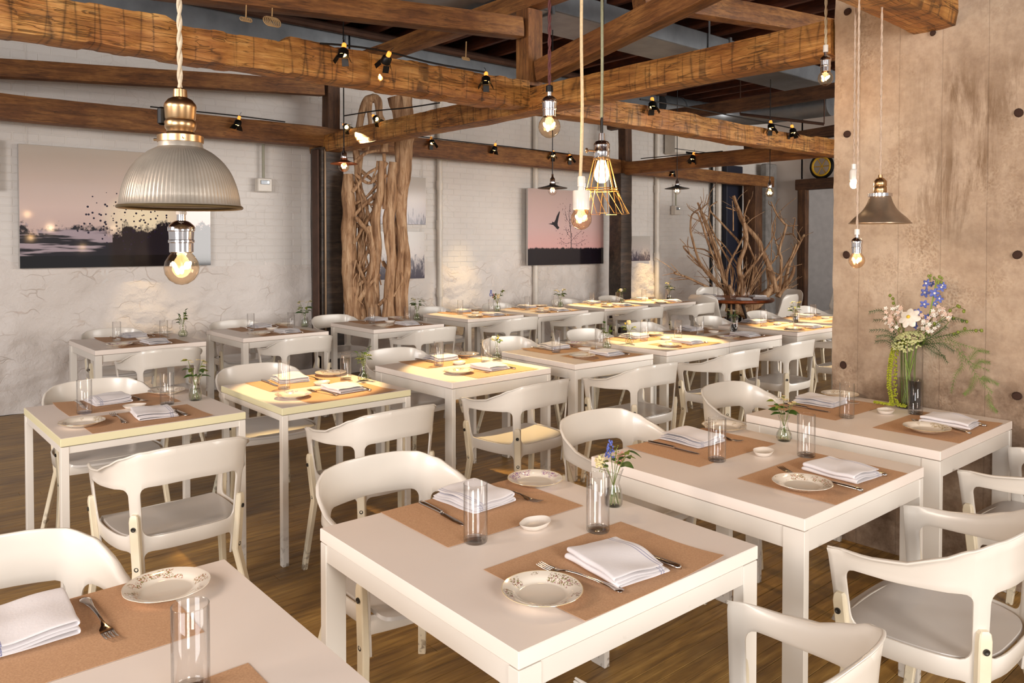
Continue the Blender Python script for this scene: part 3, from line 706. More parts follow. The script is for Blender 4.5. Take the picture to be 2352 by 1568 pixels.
def leg_mesh(front):
    s = (.597 if front else .213); p, n, t = plan(s, .50); m = MB()
    top = p + n * .0135; zt_ = .545 if not front else .545
    low = plan(s, .33)[0] + n * .014
    bot = (Vector((.270, .185, 0)) if front else Vector((.232, -.262, 0)))
    prof = [(0, bot, .0135, .0105), (.10, None, .0145, .0115), (.33, Vector((low.x, low.y, .33)), .0175, .0125), (.52, Vector((top.x, top.y, .52)), .0175, .0115), (.538, Vector((top.x, top.y, .538)), .015, .010), (.545, Vector((top.x, top.y, .545)), .009, .007)]
    vs = []; up = Vector((0, 0, 1))
    for z, c, a, b in prof:
        if c is None: c = bot.lerp(Vector((low.x, low.y, .33)), z / .33)
        c = Vector((c.x, c.y, z))
        for u, v in ((-1, -.7), (-.8, -1), (.8, -1), (1, -.7), (1, .7), (.8, 1), (-.8, 1), (-1, .7)): vs.append(c + t * (a * u) + n * (b * v))
    fs = []
    for k in range(len(prof) - 1):
        for i in range(8): fs.append((k * 8 + i, k * 8 + (i + 1) % 8, (k + 1) * 8 + (i + 1) % 8, (k + 1) * 8 + i))
    fs += [tuple(range(7, -1, -1)), tuple(range(len(prof) * 8 - 8, len(prof) * 8))]
    m.add(vs, fs); sc = []
    for z in (.495, .345):
        c = (low if z < .4 else top); sc.append((Vector((c.x, c.y, z)) + n * .0128, n))
    return m, sc
CH_F, CH_S = armchair_frame(), seat_mesh()
def make_chair():
    r = empty('armchair'); link('frame', CH_F, r); link('seat', CH_S, r)
    for front in (0, 1):
        m, sc = leg_mesh(front)
        for sx in (1, -1):
            mm = MB()
            if sx == 1: mm.v, mm.f, mm.m = m.v, m.f, m.m
            else: mm.v = [(-a, b, c) for a, b, c in m.v]; mm.f = [tuple(reversed(f)) for f in m.f]; mm.m = m.m
            lg = mm.obj('leg', M_LEG, r, 30)
            for c, n in sc:
                s2 = MB(); nn = Vector((n.x * sx, n.y, 0)); q = nn.to_track_quat('Z', 'Y').to_matrix()
                s2.lathe([(.0085, -.002), (.0085, .0012), (.006, .0016), (.003, -.0005), (0, -.0008)], 12, (c.x * sx, c.y, c.z), 0, q); s2.obj('screw', M_SCREW, lg, 40)
    return r
CHAIR = make_chair(); reg(CHAIR); chair_used = [False]
def put_chair(x, y, rz, lab, grp):
    o = CHAIR if not chair_used[0] else copy_tree(CHAIR); chair_used[0] = True
    o.location = (x, y, 0); o.rotation_euler = (0, 0, rz); tag(o, lab, 'chair', grp); return o

# ---------------------------------------------------------------- tables
def tablemat(name, c, edge=None):
    M = NT(name); v = M.coord('World'); n = M.noise(v, 2.5, 4); s = M.noise(M.coord('World', (3, 3, 3)), 14, 6, .7)
    d = lin(c); b = M.ramp(n, [(.3, tuple(x * .95 for x in d[:3]) + (1,)), (.7, d)])
    M.base(M.mix(M.ramp(s, [(.66, 0.0), (.72, .12)]), b, lin((150, 130, 108)))); M.set(rough=.38); return M.m
M_TOP = tablemat('white_table_laminate', (240, 228, 217)); M_TBL = tablemat('white_table_steel', (224, 218, 208)); M_YEL = tablemat('cream_table_edge', (226, 218, 178))  # overhead light put into colour: tops lightened, sides toned down
def tleg():
    M = NT('white_table_leg_scuffed'); v = M.coord('Object'); x, y, z = M.sep(v); n = M.noise(v, 26, 5)
    k = M.math('MULTIPLY', M.ramp(z, [(.0, 1.0), (.2, 0.0)]), M.ramp(n, [(.52, 0.0), (.6, .8)])); M.base(M.mix(k, lin((224, 218, 208)), lin((118, 100, 80)))); M.set(rough=.38); return M.m

M_TBLEG = tleg()
CADJ = {(1, 1, 0): (-.035, 0, 0), (1, 2, 0): (-.045, 0, .02), (1, 2, 1): (.03, 0, -.02), (1, 3, 1): (.05, 0, 0), (1, 0, 1): (-.06, .0, 0), (2, 0, 0): (-.05, -.08, 0), (2, 1, 0): (-.02, -.04, .02), (2, 2, 0): (-.08, 0, .03), (2, 3, 0): (-.05, 0, 0), (2, 4, 0): (-.05, 0, 0), (2, 5, 0): (-.05, 0, 0), (3, 0, 0): (-.03, 0, 0), (3, 2, 1): (-.13, .035, 0), (2, 3, 1): (0, .05, 0), (2, 5, 1): (0, .03, 0)}
rt = random.Random(11)
ORD = ['leftmost', 'second', 'third', 'fourth', 'fifth', 'sixth', 'seventh', 'eighth', 'ninth']
FRONT = ['front table at bottom left', 'large central front table', 'front table with round-edged plate at right', 'table against the concrete pillar']
FRONT[2] = 'front table right of centre'
def desc(row, k):
    if row == 1: return FRONT[k]
    return ORD[k] + (' middle-row table' if row == 2 else ' wall-row table')
# row, k, Fx, Fy, rot, w, d, type
TB = [(1, 0, -.081, 1.087, 0, .767, .80, 'B'), (1, 1, .949, 1.091, -.010, .806, .833, 'A'), (1, 2, 2.021, 1.101, -.010, .787, .832, 'B'), (1, 3, 3.062, 1.134, -.006, .769, .825, 'B'),
      (2, 0, .616, 3.462, .014, .748, .775, 'Y'), (2, 1, 1.519, 3.430, .009, .717, .766, 'Y'), (2, 2, 2.520, 3.459, .021, .769, .80, 'B'), (2, 3, 3.492, 3.467, -.03, .75, .76, 'B'),
      (2, 4, 4.407, 3.457, .006, .777, .80, 'B'), (2, 5, 5.187, 3.462, .006, .777, .80, 'B'), (2, 6, 6.192, 3.456, .002, .767, .80, 'B'), (2, 7, 7.10, 3.456, .002, .767, .80, 'B'),
      (3, 0, 1.320, 6.149, .022, .79, .79, 'C'), (3, 1, 2.404, 6.164, .023, .767, .80, 'C'), (3, 2, 3.527, 6.021, .010, .771, .80, 'C'), (3, 3, 4.742, 6.235, .009, .759, .80, 'C'),
      (3, 4, 5.660, 6.186, -.007, .782, .80, 'C'), (3, 5, 6.728, 6.193, -.03, .767, .76, 'C'), (3, 6, 7.711, 6.153, .011, .746, .80, 'C')]
LG = {'A': (.060, .032), 'B': (.026, .068), 'Y': (.030, .034), 'C': (.045, .05)}
def make_table(row, k, fx, fy, rot, w, d, ty):
    t = empty('dining_table', (fx, fy, 0), rot); lx, ly = LG[ty]; th = .035 if ty != 'Y' else .032
    extra = {'A': ' with chipped front edge', 'Y': ' with yellowed edge and slim steel frame', 'B': ' with deep side rails', 'C': ' with slim legs'}[ty]
    tag(t, ('white square dining table' + extra + ', ' + desc(row, k)), 'table', {1: 'front row of white tables', 2: 'middle row of white tables', 3: 'wall row of white tables'}[row])
    MB().cbox((w / 2, d / 2, .75 - th / 2), (w, d, th), .0018, 0).obj('tabletop', M_TOP if ty != 'Y' else M_YEL, t, 30)
    if ty == 'Y': MB().box((w / 2, d / 2, .7502), (w - .006, d - .006, .001)).obj('laminate_sheet', M_TOP, t, None)
    z1 = .75 - th - .003; ap = {'A': .048, 'B': .062, 'Y': .028, 'C': .05}[ty]; ins = .004 if ty != 'C' else .012; tk = .022
    for sy in (0, 1):
        y = ins + tk / 2 if sy == 0 else d - ins - tk / 2
        MB().cbox((w / 2, y, z1 - ap / 2), (w - 2 * lx, tk, ap), .001).obj('apron_rail', M_TBL, t, 30)
    for sx in (0, 1):
        x = ins + tk / 2 if sx == 0 else w - ins - tk / 2
        MB().cbox((x, d / 2, z1 - ap / 2), (tk, d - 2 * ly, ap), .001).obj('apron_rail', M_TBL, t, 30)
    lm = MB().cbox((0, 0, z1 / 2), (lx, ly, z1), .0015).mesh('leg', M_TBLEG, 30)
    for sx in (0, 1):
        for sy in (0, 1):
            link('leg', lm, t, ((lx / 2 + .001) if sx == 0 else w - lx / 2 - .001, (ly / 2 + .001) if sy == 0 else d - ly / 2 - .001, 0))
    return t
for t in TB: make_table(*t)
for row, k, fx, fy, rot, w, d, ty in TB:
    for side in (0, 1):
        if row == 1 and k == 0 and side == 0: continue
        x = w / 2 + rt.uniform(-.02, .02); y = -.215 if side == 0 else d + .20
        jr = rt.uniform(-.05, .05)
        if (row, k, side) in CADJ: ax, ay, ar = CADJ[(row, k, side)]; x += ax; y += ay; jr = ar
        px = fx + x * math.cos(rot) - y * math.sin(rot); py = fy + x * math.sin(rot) + y * math.cos(rot)
        put_chair(px, py, rot + jr + (math.pi if side else 0), 'white armchair with grey seat on the ' + ('near side' if side == 0 else 'far side') + ' of the ' + desc(row, k), 'white armchairs around the tables')
put_chair(8.47, 4.45, math.pi + .05, 'white armchair half hidden behind the pillar beyond the middle row', 'white armchairs around the tables')
# ---------------------------------------------------------------- tableware
M_KRAFT = NT('kraft_paper'); _v = M_KRAFT.coord('Object'); M_KRAFT.base(M_KRAFT.ramp(M_KRAFT.noise(_v, 260, 3, .7), [(.3, lin((184, 142, 106))), (.7, lin((208, 166, 128)))])); M_KRAFT.set(rough=.75); M_KRAFT = M_KRAFT.m
def clothmat():
    M = NT('white_cotton_blue_stripes'); v = M.coord('Object'); x, y, z = M.sep(v); n = M.noise(v, 160, 2)
    c = lin((226, 221, 221)); a = M.math('ABSOLUTE', M.math('SUBTRACT', M.math('ABSOLUTE', M.math('SUBTRACT', x, .058)), .0042))
    st = M.ramp(M.math('MULTIPLY', a, 100), [(.10, .9), (.16, 0.0)]); dash = M.math('GREATER_THAN', M.math('SINE', M.math('MULTIPLY', y, 1600)), -.7)
    M.base(M.mix(M.math('MULTIPLY', st, dash), c, lin((80, 88, 150)))); M.set(rough=.9, sheen=.2); M.bump(n, .25, .002); return M.m
M_CLOTH = clothmat()
def platemat(name, g1, g2, rim, seed):
    M = NT(name); v = M.coord('Object'); x, y, z = M.sep(v); r = M.math('SQRT', M.math('ADD', M.math('MULTIPLY', x, x), M.math('MULTIPLY', y, y)))
    w = M.node('ShaderNodeTexCoord').outputs['Object']; mp = M.node('ShaderNodeMapping'); mp.inputs['Location'].default_value = (seed, seed * .7, 0); M.l(w, mp.inputs[0])
    n1 = M.noise(mp.outputs[0], 22, 1); n2 = M.noise(mp.outputs[0], 240, 3, .6); n3 = M.noise(mp.outputs[0], 200, 3, .6)
    zone = M.ramp(n1, [(.51, 0.0), (.56, 1.0)]); band = M.ramp(M.math('MULTIPLY', r, 10), [(.56, .0), (.60, 1.0), (.83, 1.0), (.87, 0.0)])
    k = M.math('MULTIPLY', zone, band); c = lin((232, 222, 206))
    c = M.mix(M.math('MULTIPLY', k, M.ramp(n2, [(.52, 0.0), (.58, 1.0)])), c, lin(g1)); c = M.mix(M.math('MULTIPLY', k, M.ramp(n3, [(.53, 0.0), (.59, .9)])), c, lin(g2))
    c = M.mix(M.ramp(M.math('MULTIPLY', r, 10), [(.872, 0.0), (.885, .8)]), c, lin(rim)); M.base(c); M.set(rough=.12, coat=.4, coatr=.05); return M.m
PMATS = [platemat('china_pink_floral', (150, 92, 96), (128, 124, 66), (214, 186, 130), 1.3), platemat('china_orange_floral', (176, 116, 90), (136, 126, 70), (226, 214, 196), 5.1), platemat('china_gold_rim', (168, 140, 110), (150, 132, 80), (190, 156, 84), 9.4), platemat('china_violet_floral', (120, 96, 160), (176, 92, 120), (206, 180, 110), 3.7)]
def plate_mesh(kind, mat):
    m = MB(); sc = {0: None, 1: (lambda a, r: 1 + .016 * abs(math.sin(4.5 * a)) * (r / .09) ** 6), 2: (lambda a, r: 1 + .012 * math.sin(12 * a) * (r / .09) ** 8)}[kind]
    m.lathe([(0, .0035), (.05, .0035), (.058, .005), (.062, .009), (.075, .0145), (.0893, .0178), (.0897, .0168), (.075, .011), (.056, .001), (.052, 0), (.0, .0005)], 64, (0, 0, 0), 0, None, sc)
    return m.mesh('plate', mat, 50)
PLATES = [plate_mesh(0, PMATS[0]), plate_mesh(1, PMATS[1]), plate_mesh(2, PMATS[2]), plate_mesh(0, PMATS[3])]
def napkin_mesh(seed):
    m = MB(); ny = 16; rn = random.Random(seed)
    def sheet(path, y0, y1, sk):
        vs = []; n = len(path)
        for j in range(ny + 1):
            y = y0 + (y1 - y0) * j / ny; ed = abs(2 * j / ny - 1) ** 6
            for x, z in path:
                nn = noise.noise(Vector((x * 14, y * 12, seed * 3.1 + 0))); f = min(1, z / .012)
                xx = x + .004 * noise.noise(Vector((y * 14, seed, z * 60))) + sk * y
                vs.append((xx, y * (1 - .02 * (x > .05)), max(.0015, z + .0065 * nn * f + .0025 * math.sin(y * 40 + x * 22) * f - .002 * ed * f)))
        m.add(vs, [(j * n + i, j * n + i + 1, (j + 1) * n + i + 1, (j + 1) * n + i) for j in range(ny) for i in range(n - 1)])
    def upath(xa, xb, z0, z1, k=9):
        p = [(xb - (xb - xa) * i / k, z0) for i in range(k + 1)]; c = (z0 + z1) / 2; r = (z1 - z0) / 2
        p += [(xa - r * math.sin(a), c - r * math.cos(a)) for a in (.5, 1.1, 1.57, 2.1, 2.7)]; p += [(xa + (xb - .004 - xa) * i / k, z1) for i in range(k + 1)]; return p
    sheet(upath(-.074, .088, .0022, .0115), -.1, .1, 0)
    sheet(upath(-.076, .080, .0165, .0265), -.095, .097, .05)
    return bake(m, M_CLOTH, [('SOLIDIFY', dict(thickness=.0035, offset=0)), ('SUBSURF', dict(levels=1))], 60)
NAPS = [napkin_mesh(s) for s in (1, 2, 3, 4)]
M_GL = glass('clear_glass', (1, 1, 1), .45, 1.0); M_GLT = glass('thick_glass_base', (.97, .97, .96), .7, 1.5)
def tumbler_mesh():
    r, h = .0312, .152; m = MB()
    m.lathe([(0, .0006), (r * .9, .0006), (r * .98, .003), (r, .008), (r, h - .001), (r - .0009, h), (r - .0018, h - .001), (r - .0022, .014), (r * .86, .010), (0, .010)], 36)
    return m.mesh('tumbler', M_GL, 50)
GLASSM = tumbler_mesh()
GB = MB().lathe([(0, .001), (.0295, .001), (.0305, .004), (.0302, .0095), (.026, .0105), (0, .0098)], 30).mesh('glass_base', M_GLT, 60)
GRIM = MB().tube([(math.cos(a) * .0307, math.sin(a) * .0307, .152) for a in [2 * math.pi * i / 36 for i in range(37)]], .0008, 6, cap=False).mesh('rim', M_GLT, 60)
M_CHINA = plain('white_bisque', (234, 224, 212), .35)
DISH = MB().lathe([(0, .004), (.03, .0045), (.041, .009), (.0485, .0165), (.0495, .017), (.048, .0145), (.038, .003), (.03, 0), (0, .0)], 40, (0, 0, 0), 0, None, lambda a, r: 1 + (.05 * math.sin(2 * a + .6) + .03 * math.sin(5 * a)) * (r / .05), 1, .74).mesh('pinch_dish', M_CHINA, 60)
M_SIL = plain('silver_cutlery', (214, 206, 198), .16, 1.0, .03, 20)
def sheet_mesh(name, st, th, mat):          # st: list of (y, halfwidth, z)
    m = MB(); vs = []
    for y, w, z in st:
        for x, k in ((-w, .35), (-w * .6, 1), (w * .6, 1), (w, .35)): vs.append((x, y, z + th * k * .5))
        for x, k in ((w, .35), (w * .6, 1), (-w * .6, 1), (-w, .35)): vs.append((x, y, z - th * k * .5))
    fs = [(i * 8 + j, (i + 1) * 8 + j, (i + 1) * 8 + (j + 1) % 8, i * 8 + (j + 1) % 8) for i in range(len(st) - 1) for j in range(8)]
    fs += [tuple(range(8)), tuple(range(len(st) * 8 - 1, len(st) * 8 - 9, -1))]; m.add(vs, fs); return m
def fork_mesh():
    m = sheet_mesh('f', [(-.120, .004, .004), (-.117, .0095, .004), (-.105, .0115, .0045), (-.085, .008, .007), (-.05, .0048, .010), (0, .003, .0115), (.03, .003, .010), (.045, .006, .007), (.055, .0115, .0035), (.066, .0125, .002), (.072, .0125, .002)], .003, None)
    for k in range(4):
        x = -.0103 + k * .00687; t = sheet_mesh('t', [(.071, .0022, .002), (.09, .0020, .0028), (.105, .0016, .0055), (.112, .0008, .0075)], .0022, None); m.add([(a + x, b, c) for a, b, c in t.v], t.f)
    return m.mesh('fork', M_SIL, 60)
def knife_mesh():
    m = sheet_mesh('k', [(-.120, .004, .005), (-.116, .009, .005), (-.10, .0095, .0055), (-.06, .0075, .006), (-.01, .006, .006), (.0, .007, .006)], .009, None)
    b = sheet_mesh('b', [(.0, .006, .005), (.01, .0085, .0035), (.07, .0095, .003), (.095, .008, .003), (.108, .0035, .003), (.112, .0008, .003)], .0022, None); m.add(b.v, b.f)
    return m.mesh('table_knife', M_SIL, 60)
FORK, KNIFE = fork_mesh(), knife_mesh()
def mat_mesh(seed, curl):
    m = MB(); n1, n2 = 16, 12; vs = []
    for j in range(n2 + 1):
        for i in range(n1 + 1):
            x = (i / n1 - .5) * .485; y = (j / n2 - .5) * .335; z = .0008
            for cx, cy, s in curl:
                d = (x * cx / .2425 + y * cy / .1675) / 2
                if d > .5: z += (d - .5) ** 2 * s
            z += .0006 * max(0, noise.noise(Vector((x * 9, y * 9, seed))))
            vs.append((x, y, z))
    m.add(vs, [(j * (n1 + 1) + i, j * (n1 + 1) + i + 1, (j + 1) * (n1 + 1) + i + 1, (j + 1) * (n1 + 1) + i) for j in range(n2) for i in range(n1)])
    return bake(m, M_KRAFT, [('SOLIDIFY', dict(thickness=.0006, offset=1))], 60)
MATS = [mat_mesh(1, [(1, -1, .02)]), mat_mesh(2, [(1, -1, .04), (-1, -1, .012)]), mat_mesh(3, [])]
# ---- little bud vases
M_STEM = plain('green_stem', (108, 122, 52), .5); M_LEAF = plain('green_leaf', (62, 96, 30), .45, 0, .2, 30); M_LEAF2 = plain('yellow_green_leaf', (128, 140, 44), .5, 0, .2, 30)
M_CREAM = plain('cream_petals', (236, 216, 160), .6, 0, .1, 60); M_WHT = plain('white_petals', (240, 234, 222), .6, 0, .08, 60); M_BLUE = plain('blue_petals', (98, 112, 190), .6, 0, .15, 60); M_PINK = plain('pink_petals', (216, 160, 140), .6, 0, .1, 60); M_YEL2 = plain('yellow_petals', (222, 190, 60), .6)
M_WATER = glass('vase_water', (.90, .94, .86), .7, .5)
def leaf_mesh(L, Wd, mat, bend=.3, nm='leaf'):
    m = MB(); n = 8; vs = []
    for i in range(n + 1):
        t = i / n; w = Wd * math.sin(math.pi * min(1, t ** .8 * .96 + .02)); z = -bend * L * t * t; y = L * t
        vs += [(-w, y, z + w * .25), (0, y, z), (w, y, z + w * .25)]
    m.add(vs, [(3 * i + j, 3 * i + 3 + j, 3 * i + 4 + j, 3 * i + 1 + j) for i in range(n) for j in (0, 1)])
    return bake(m, mat, [('SOLIDIFY', dict(thickness=.0006, offset=0))], 60)
LEAFA, LEAFB, LEAFC = leaf_mesh(.042, .0135, M_LEAF), leaf_mesh(.028, .009, M_LEAF2), leaf_mesh(.022, .0095, M_LEAF, .1)
def vase_body(kind):
    P = {0: [(.0, .0015), (.023, .0015), (.0265, .008), (.0275, .025), (.024, .05), (.018, .066), (.0175, .072), (.023, .092), (.029, .11)],
         1: [(.0, .0015), (.022, .0015), (.029, .012), (.028, .025), (.017, .040), (.020, .052), (.019, .062), (.012, .072), (.015, .08)],
         2: [(.0, .0015), (.024, .0015), (.030, .014), (.028, .030), (.017, .052), (.014, .066), (.017, .085), (.023, .1)]}[kind]
    prof = P + [(r - .0016, z) for r, z in reversed(P[1:])] + [(0, P[0][1] + .004)]
    return MB().lathe(prof, 28).mesh('glass_vase', M_GL, 60), MB().lathe([(0, .006)] + [(r - .003, z) for r, z in P[1:5]] + [(0, P[4][1])], 20).mesh('water', M_WATER, 60)
VB = [vase_body(k) for k in range(3)]
def cluster(m, c, R_, n, s, seed, mat=0):
    rn = random.Random(seed)
    for _ in range(n):
        d = Vector((rn.gauss(0, 1), rn.gauss(0, 1), rn.gauss(0, .8))).normalized() * R_ * rn.uniform(.5, 1); m.ell(Vector(c) + d, s, s, s * .7, 6, 4, mat)
def flowerhead(m, c, r, mat=0, n=5, up=Vector((0, 0, 1))):
    q = up.to_track_quat('Z', 'Y').to_matrix()
    for k in range(n):
        a = 2 * math.pi * k / n; p = Vector(c) + q @ Vector((math.cos(a) * r * .55, math.sin(a) * r * .55, 0)); m.ell(p, r * .5, r * .32, r * .14, 7, 4, mat, q @ Matrix.Rotation(a, 3, 'Z'))
def make_vase(kind, variant, seed):
    rn = random.Random(seed); r = empty('bud_vase'); link('glass_vase', VB[kind][0], r); link('water', VB[kind][1], r)
    neck = {0: .07, 1: .072, 2: .066}[kind]; top = {0: .11, 1: .08, 2: .1}[kind]; heads = []
    nst = {0: 7, 1: 3, 2: 5, 3: 4}[variant]
    spread = {0: .055, 1: .03, 2: .045, 3: .035}[variant]; hh = {0: .185, 1: .145, 2: .165, 3: .16}[variant]
    for k in range(nst):
        a = 2 * math.pi * k / nst + rn.uniform(-.4, .4); b = Vector((-math.cos(a) * .015, -math.sin(a) * .015, .006)); h = hh * rn.uniform(.72, 1.05) * (1.0 if variant else 1)
        t = Vector((math.cos(a) * spread * rn.uniform(.5, 1), math.sin(a) * spread * rn.uniform(.5, 1), h)); mid = Vector((math.cos(a) * .004, math.sin(a) * .004, neck))
        MB().tube(crv([b, mid, mid.lerp(t, .5) + Vector((0, 0, .008)), t], 4), [.0011] * 12 + [.0008], 5).obj('stem', M_STEM, r)
        heads.append((t, a))
    def leaf(me, t, a, tilt=.2):
        o = link('leaf', me, r, t); o.rotation_euler = (tilt, rn.uniform(-.5, .5), a - math.pi / 2)
    for i, (t, a) in enumerate(heads):
        m = MB(); st = Vector((0, 0, neck)).lerp(t, .6)
        if variant == 0:
            if i in (0, 3):
                cluster(m, t + Vector((0, 0, .0)), .015, 18, .0048, seed + i); cluster(m, t - Vector((0, 0, .016)), .014, 14, .0044, seed + i + 9); m.obj('flower_cluster', M_CREAM if i else M_PINK, r)
            elif i == 1:
                for q in range(44): z = rn.uniform(-.026, .022); rr = .013 * (1 - (z + .02) / .06); aa = rn.uniform(0, 6.3); m.ell(t + Vector((math.cos(aa) * rr, math.sin(aa) * rr, z)), .003, .003, .0035, 6, 4)
                m.obj('grape_flower', M_BLUE, r)
            elif i in (2, 4):
                for q in range(16): z = -.05 + q * .0036; aa = q * 2.4; m.ell(t + Vector((math.cos(aa) * .005, math.sin(aa) * .005, z + .004)), .0018, .0018, .0022, 5, 3)
                m.obj('seed_sprig', M_LEAF2, r)
            else:
                leaf(LEAFA, st, a); leaf(LEAFA, t, a + .7, -.1); leaf(LEAFB, t, a - .8)
        elif variant == 1:
            if i == 0:
                m.ell(t, .016, .016, .0145, 12, 8); 
                for q in range(7): aa = q * .9; m.ell(t + Vector((math.cos(aa) * .009, math.sin(aa) * .009, .004)), .0075, .0075, .011, 7, 5)
                m.obj('round_bloom', M_WHT if seed % 2 else M_CREAM, r); leaf(LEAFC, t - Vector((0, 0, .01)), a)
            elif i == 1: cluster(m, t, .007, 8, .0035, seed); m.obj('small_blossom', M_YEL2, r); leaf(LEAFA, st, a)
            else: leaf(LEAFB, t, a); leaf(LEAFC, st, a + 1); leaf(LEAFA, st, a)
        elif variant == 2:
            if i % 2 == 0:
                for q in range(5): flowerhead(m, t + Vector((rn.uniform(-.016, .016), rn.uniform(-.016, .016), rn.uniform(-.010, .010))), .009)
                m.obj('flower_cluster', M_CREAM if i else M_WHT, r)
            leaf(LEAFB, t, a); leaf(LEAFC, st, a + 1.2); leaf(LEAFA, st, a - .6)
        else:
            for q in range(12): z = -.05 + q * .0042; aa = q * 2.4; m.ell(t + Vector((math.cos(aa) * .0045, math.sin(aa) * .0045, z)), .0022, .0022, .0028, 5, 3)
            m.obj('seed_sprig', M_LEAF if i % 2 else M_LEAF2, r); leaf(LEAFB, st, a); leaf(LEAFC, t, a, .6)
    for q in range({0: 7, 1: 5, 2: 6, 3: 7}[variant]):
        a = rn.uniform(0, 6.283); leaf(rn.choice((LEAFB, LEAFC, LEAFB)), Vector((math.cos(a) * .018, math.sin(a) * .018, top + rn.uniform(.0, .04))), a, rn.uniform(-.2, .5))
    return r
VASE = {}
for key, (kd, vr, sd) in {'A': (0, 0, 4), 'B': (1, 3, 7), 'C': (1, 1, 9), 'D': (2, 2, 12), 'E': (0, 2, 15), 'F': (1, 1, 20)}.items():
    VASE[key] = make_vase(kd, vr, sd)
reg(None)
VU = set()
VDESC = {'A': 'flared vase with blue, cream and pink flowers and large leaves', 'B': 'round vase with green seed sprigs', 'C': 'round vase with one white bloom', 'D': 'bottle vase with white blossom and leaves', 'E': 'flared vase with cream blossom', 'F': 'round vase with one cream bloom'}
def put(name, me, x, y, z, rz, lab, cat, grp, kids=()):
    o = link(name, me, None, (x, y, z), (0, 0, rz)); tag(o, lab, cat, grp)
    for nm, k in kids: link(nm, k, o)
    return o
rs_ = random.Random(77)
# per table overrides: near/far plate, napkin, glasses, vase + dish (x, y) relative to the near left corner
DEF = dict(pn=(.20, .145), nn=(.455, .15), fn=(.325, .15, .22), kn=(.545, .15, -.03), pf=(.70, .755), nf=(.45, .735), ff=(.575, .70, 3.3), kf=(.31, .70, 3.14), gF=(.27, .485), gN=(.575, .33), ds=(.452, .455), vs=(.765, .45), mn=(.42, .169), mf=(.43, .664))
OV = {(1, 1): dict(pn=(.190, .143), nn=(.430, .145), fn=(.312, .155, .24), kn=(.522, .152, .05), pf=(.708, .748), nf=(.457, .742), gF=(.265, .483), gN=(.561, .330), ds=(.452, .460), vs=(.742, .440)),
      (1, 0): dict(pf=(.602, .700), nf=(.335, .71), ff=(.455, .655, 3.2), gF=None, gN=(.515, .272), mf=(.362, .635), mn=(.385, .13), pn=None, nn=None, fn=None, kn=None, kf=None, ds=None, vs=None),
      (1, 2): dict(pn=(.232, .139), nn=(.490, .143), fn=(.345, .22, -.46), kn=(.577, .15, 0), kx=(.314, .11, .06), gF=(.300, .503), gN=(.595, .329), vs=(.735, .500), ds=(.498, .442), pf=(.715, .762), nf=(.462, .734)),
      (1, 3): dict(pn=(.255, .150), nn=(.500, .152), fn=(.37, .22, -.9), kn=(.55, .15, .05), kx=(.350, .12, -.33), gF=(.275, .494), gN=(.583, .329), ds=(.500, .425), vs=None, pf=(.70, .740), nf=(.475, .727)),
      (2, 0): dict(pn=(.121, .204), nn=(.406, .200), fn=(.268, .23, .02), kn=(.51, .19, 0), gF=(.184, .449), gN=(.528, .402), vs=(.665, .415), ds=(.387, .42), pf=(.615, .69), nf=(.336, .665), mn=(.36, .18), mf=(.36, .60)),
      (2, 1): dict(pn=(.158, .215), nn=(.436, .215), gF=(.216, .45), gN=(.60, .485), vs=(.66, .39), ds=(.43, .44), pf=(.61, .68), nf=(.35, .665), mn=(.39, .172), mf=(.37, .592)),
      (2, 2): dict(pn=(.22, .22), nn=(.457, .22), gF=(.29, .52), gN=(.60, .43), vs=(.73, .47), ds=(.43, .49), pf=(.68, .735), nf=(.46, .73), mn=(.43, .175), mf=(.42, .64)),
      (2, 3): dict(pn=(.245, .19), nn=(.475, .185), gF=(.27, .48), gN=(.60, .38), vs=(.70, .40), ds=(.50, .43), pf=(.655, .675), nf=(.415, .665), mn=(.42, .17), mf=(.41, .585)),
      (2, 4): dict(pn=(.24, .16), nn=(.50, .19), gF=(.38, .52), gN=(.66, .40), vs=(.13, .46), ds=(.55, .44), pf=(.70, .69), nf=(.46, .69), mn=(.44, .17), mf=(.43, .628)),
      (2, 5): dict(gF=(.25, .45), vs=(.70, .42))}
VS = {(1, 1): ('A', .4), (1, 2): ('D', 2.2), (2, 0): ('E', 0), (2, 1): ('B', 1), (2, 2): ('C', 2.6), (2, 3): ('B', 3), (2, 4): ('F', .5), (2, 5): ('D', 4), (2, 6): ('E', 2), (2, 7): ('D', 1),
      (3, 0): ('B', 2), (3, 1): ('E', 3), (3, 2): ('D', 5), (3, 3): ('A', 2), (3, 4): ('D', 0), (3, 5): ('C', 1), (3, 6): ('E', 4)}
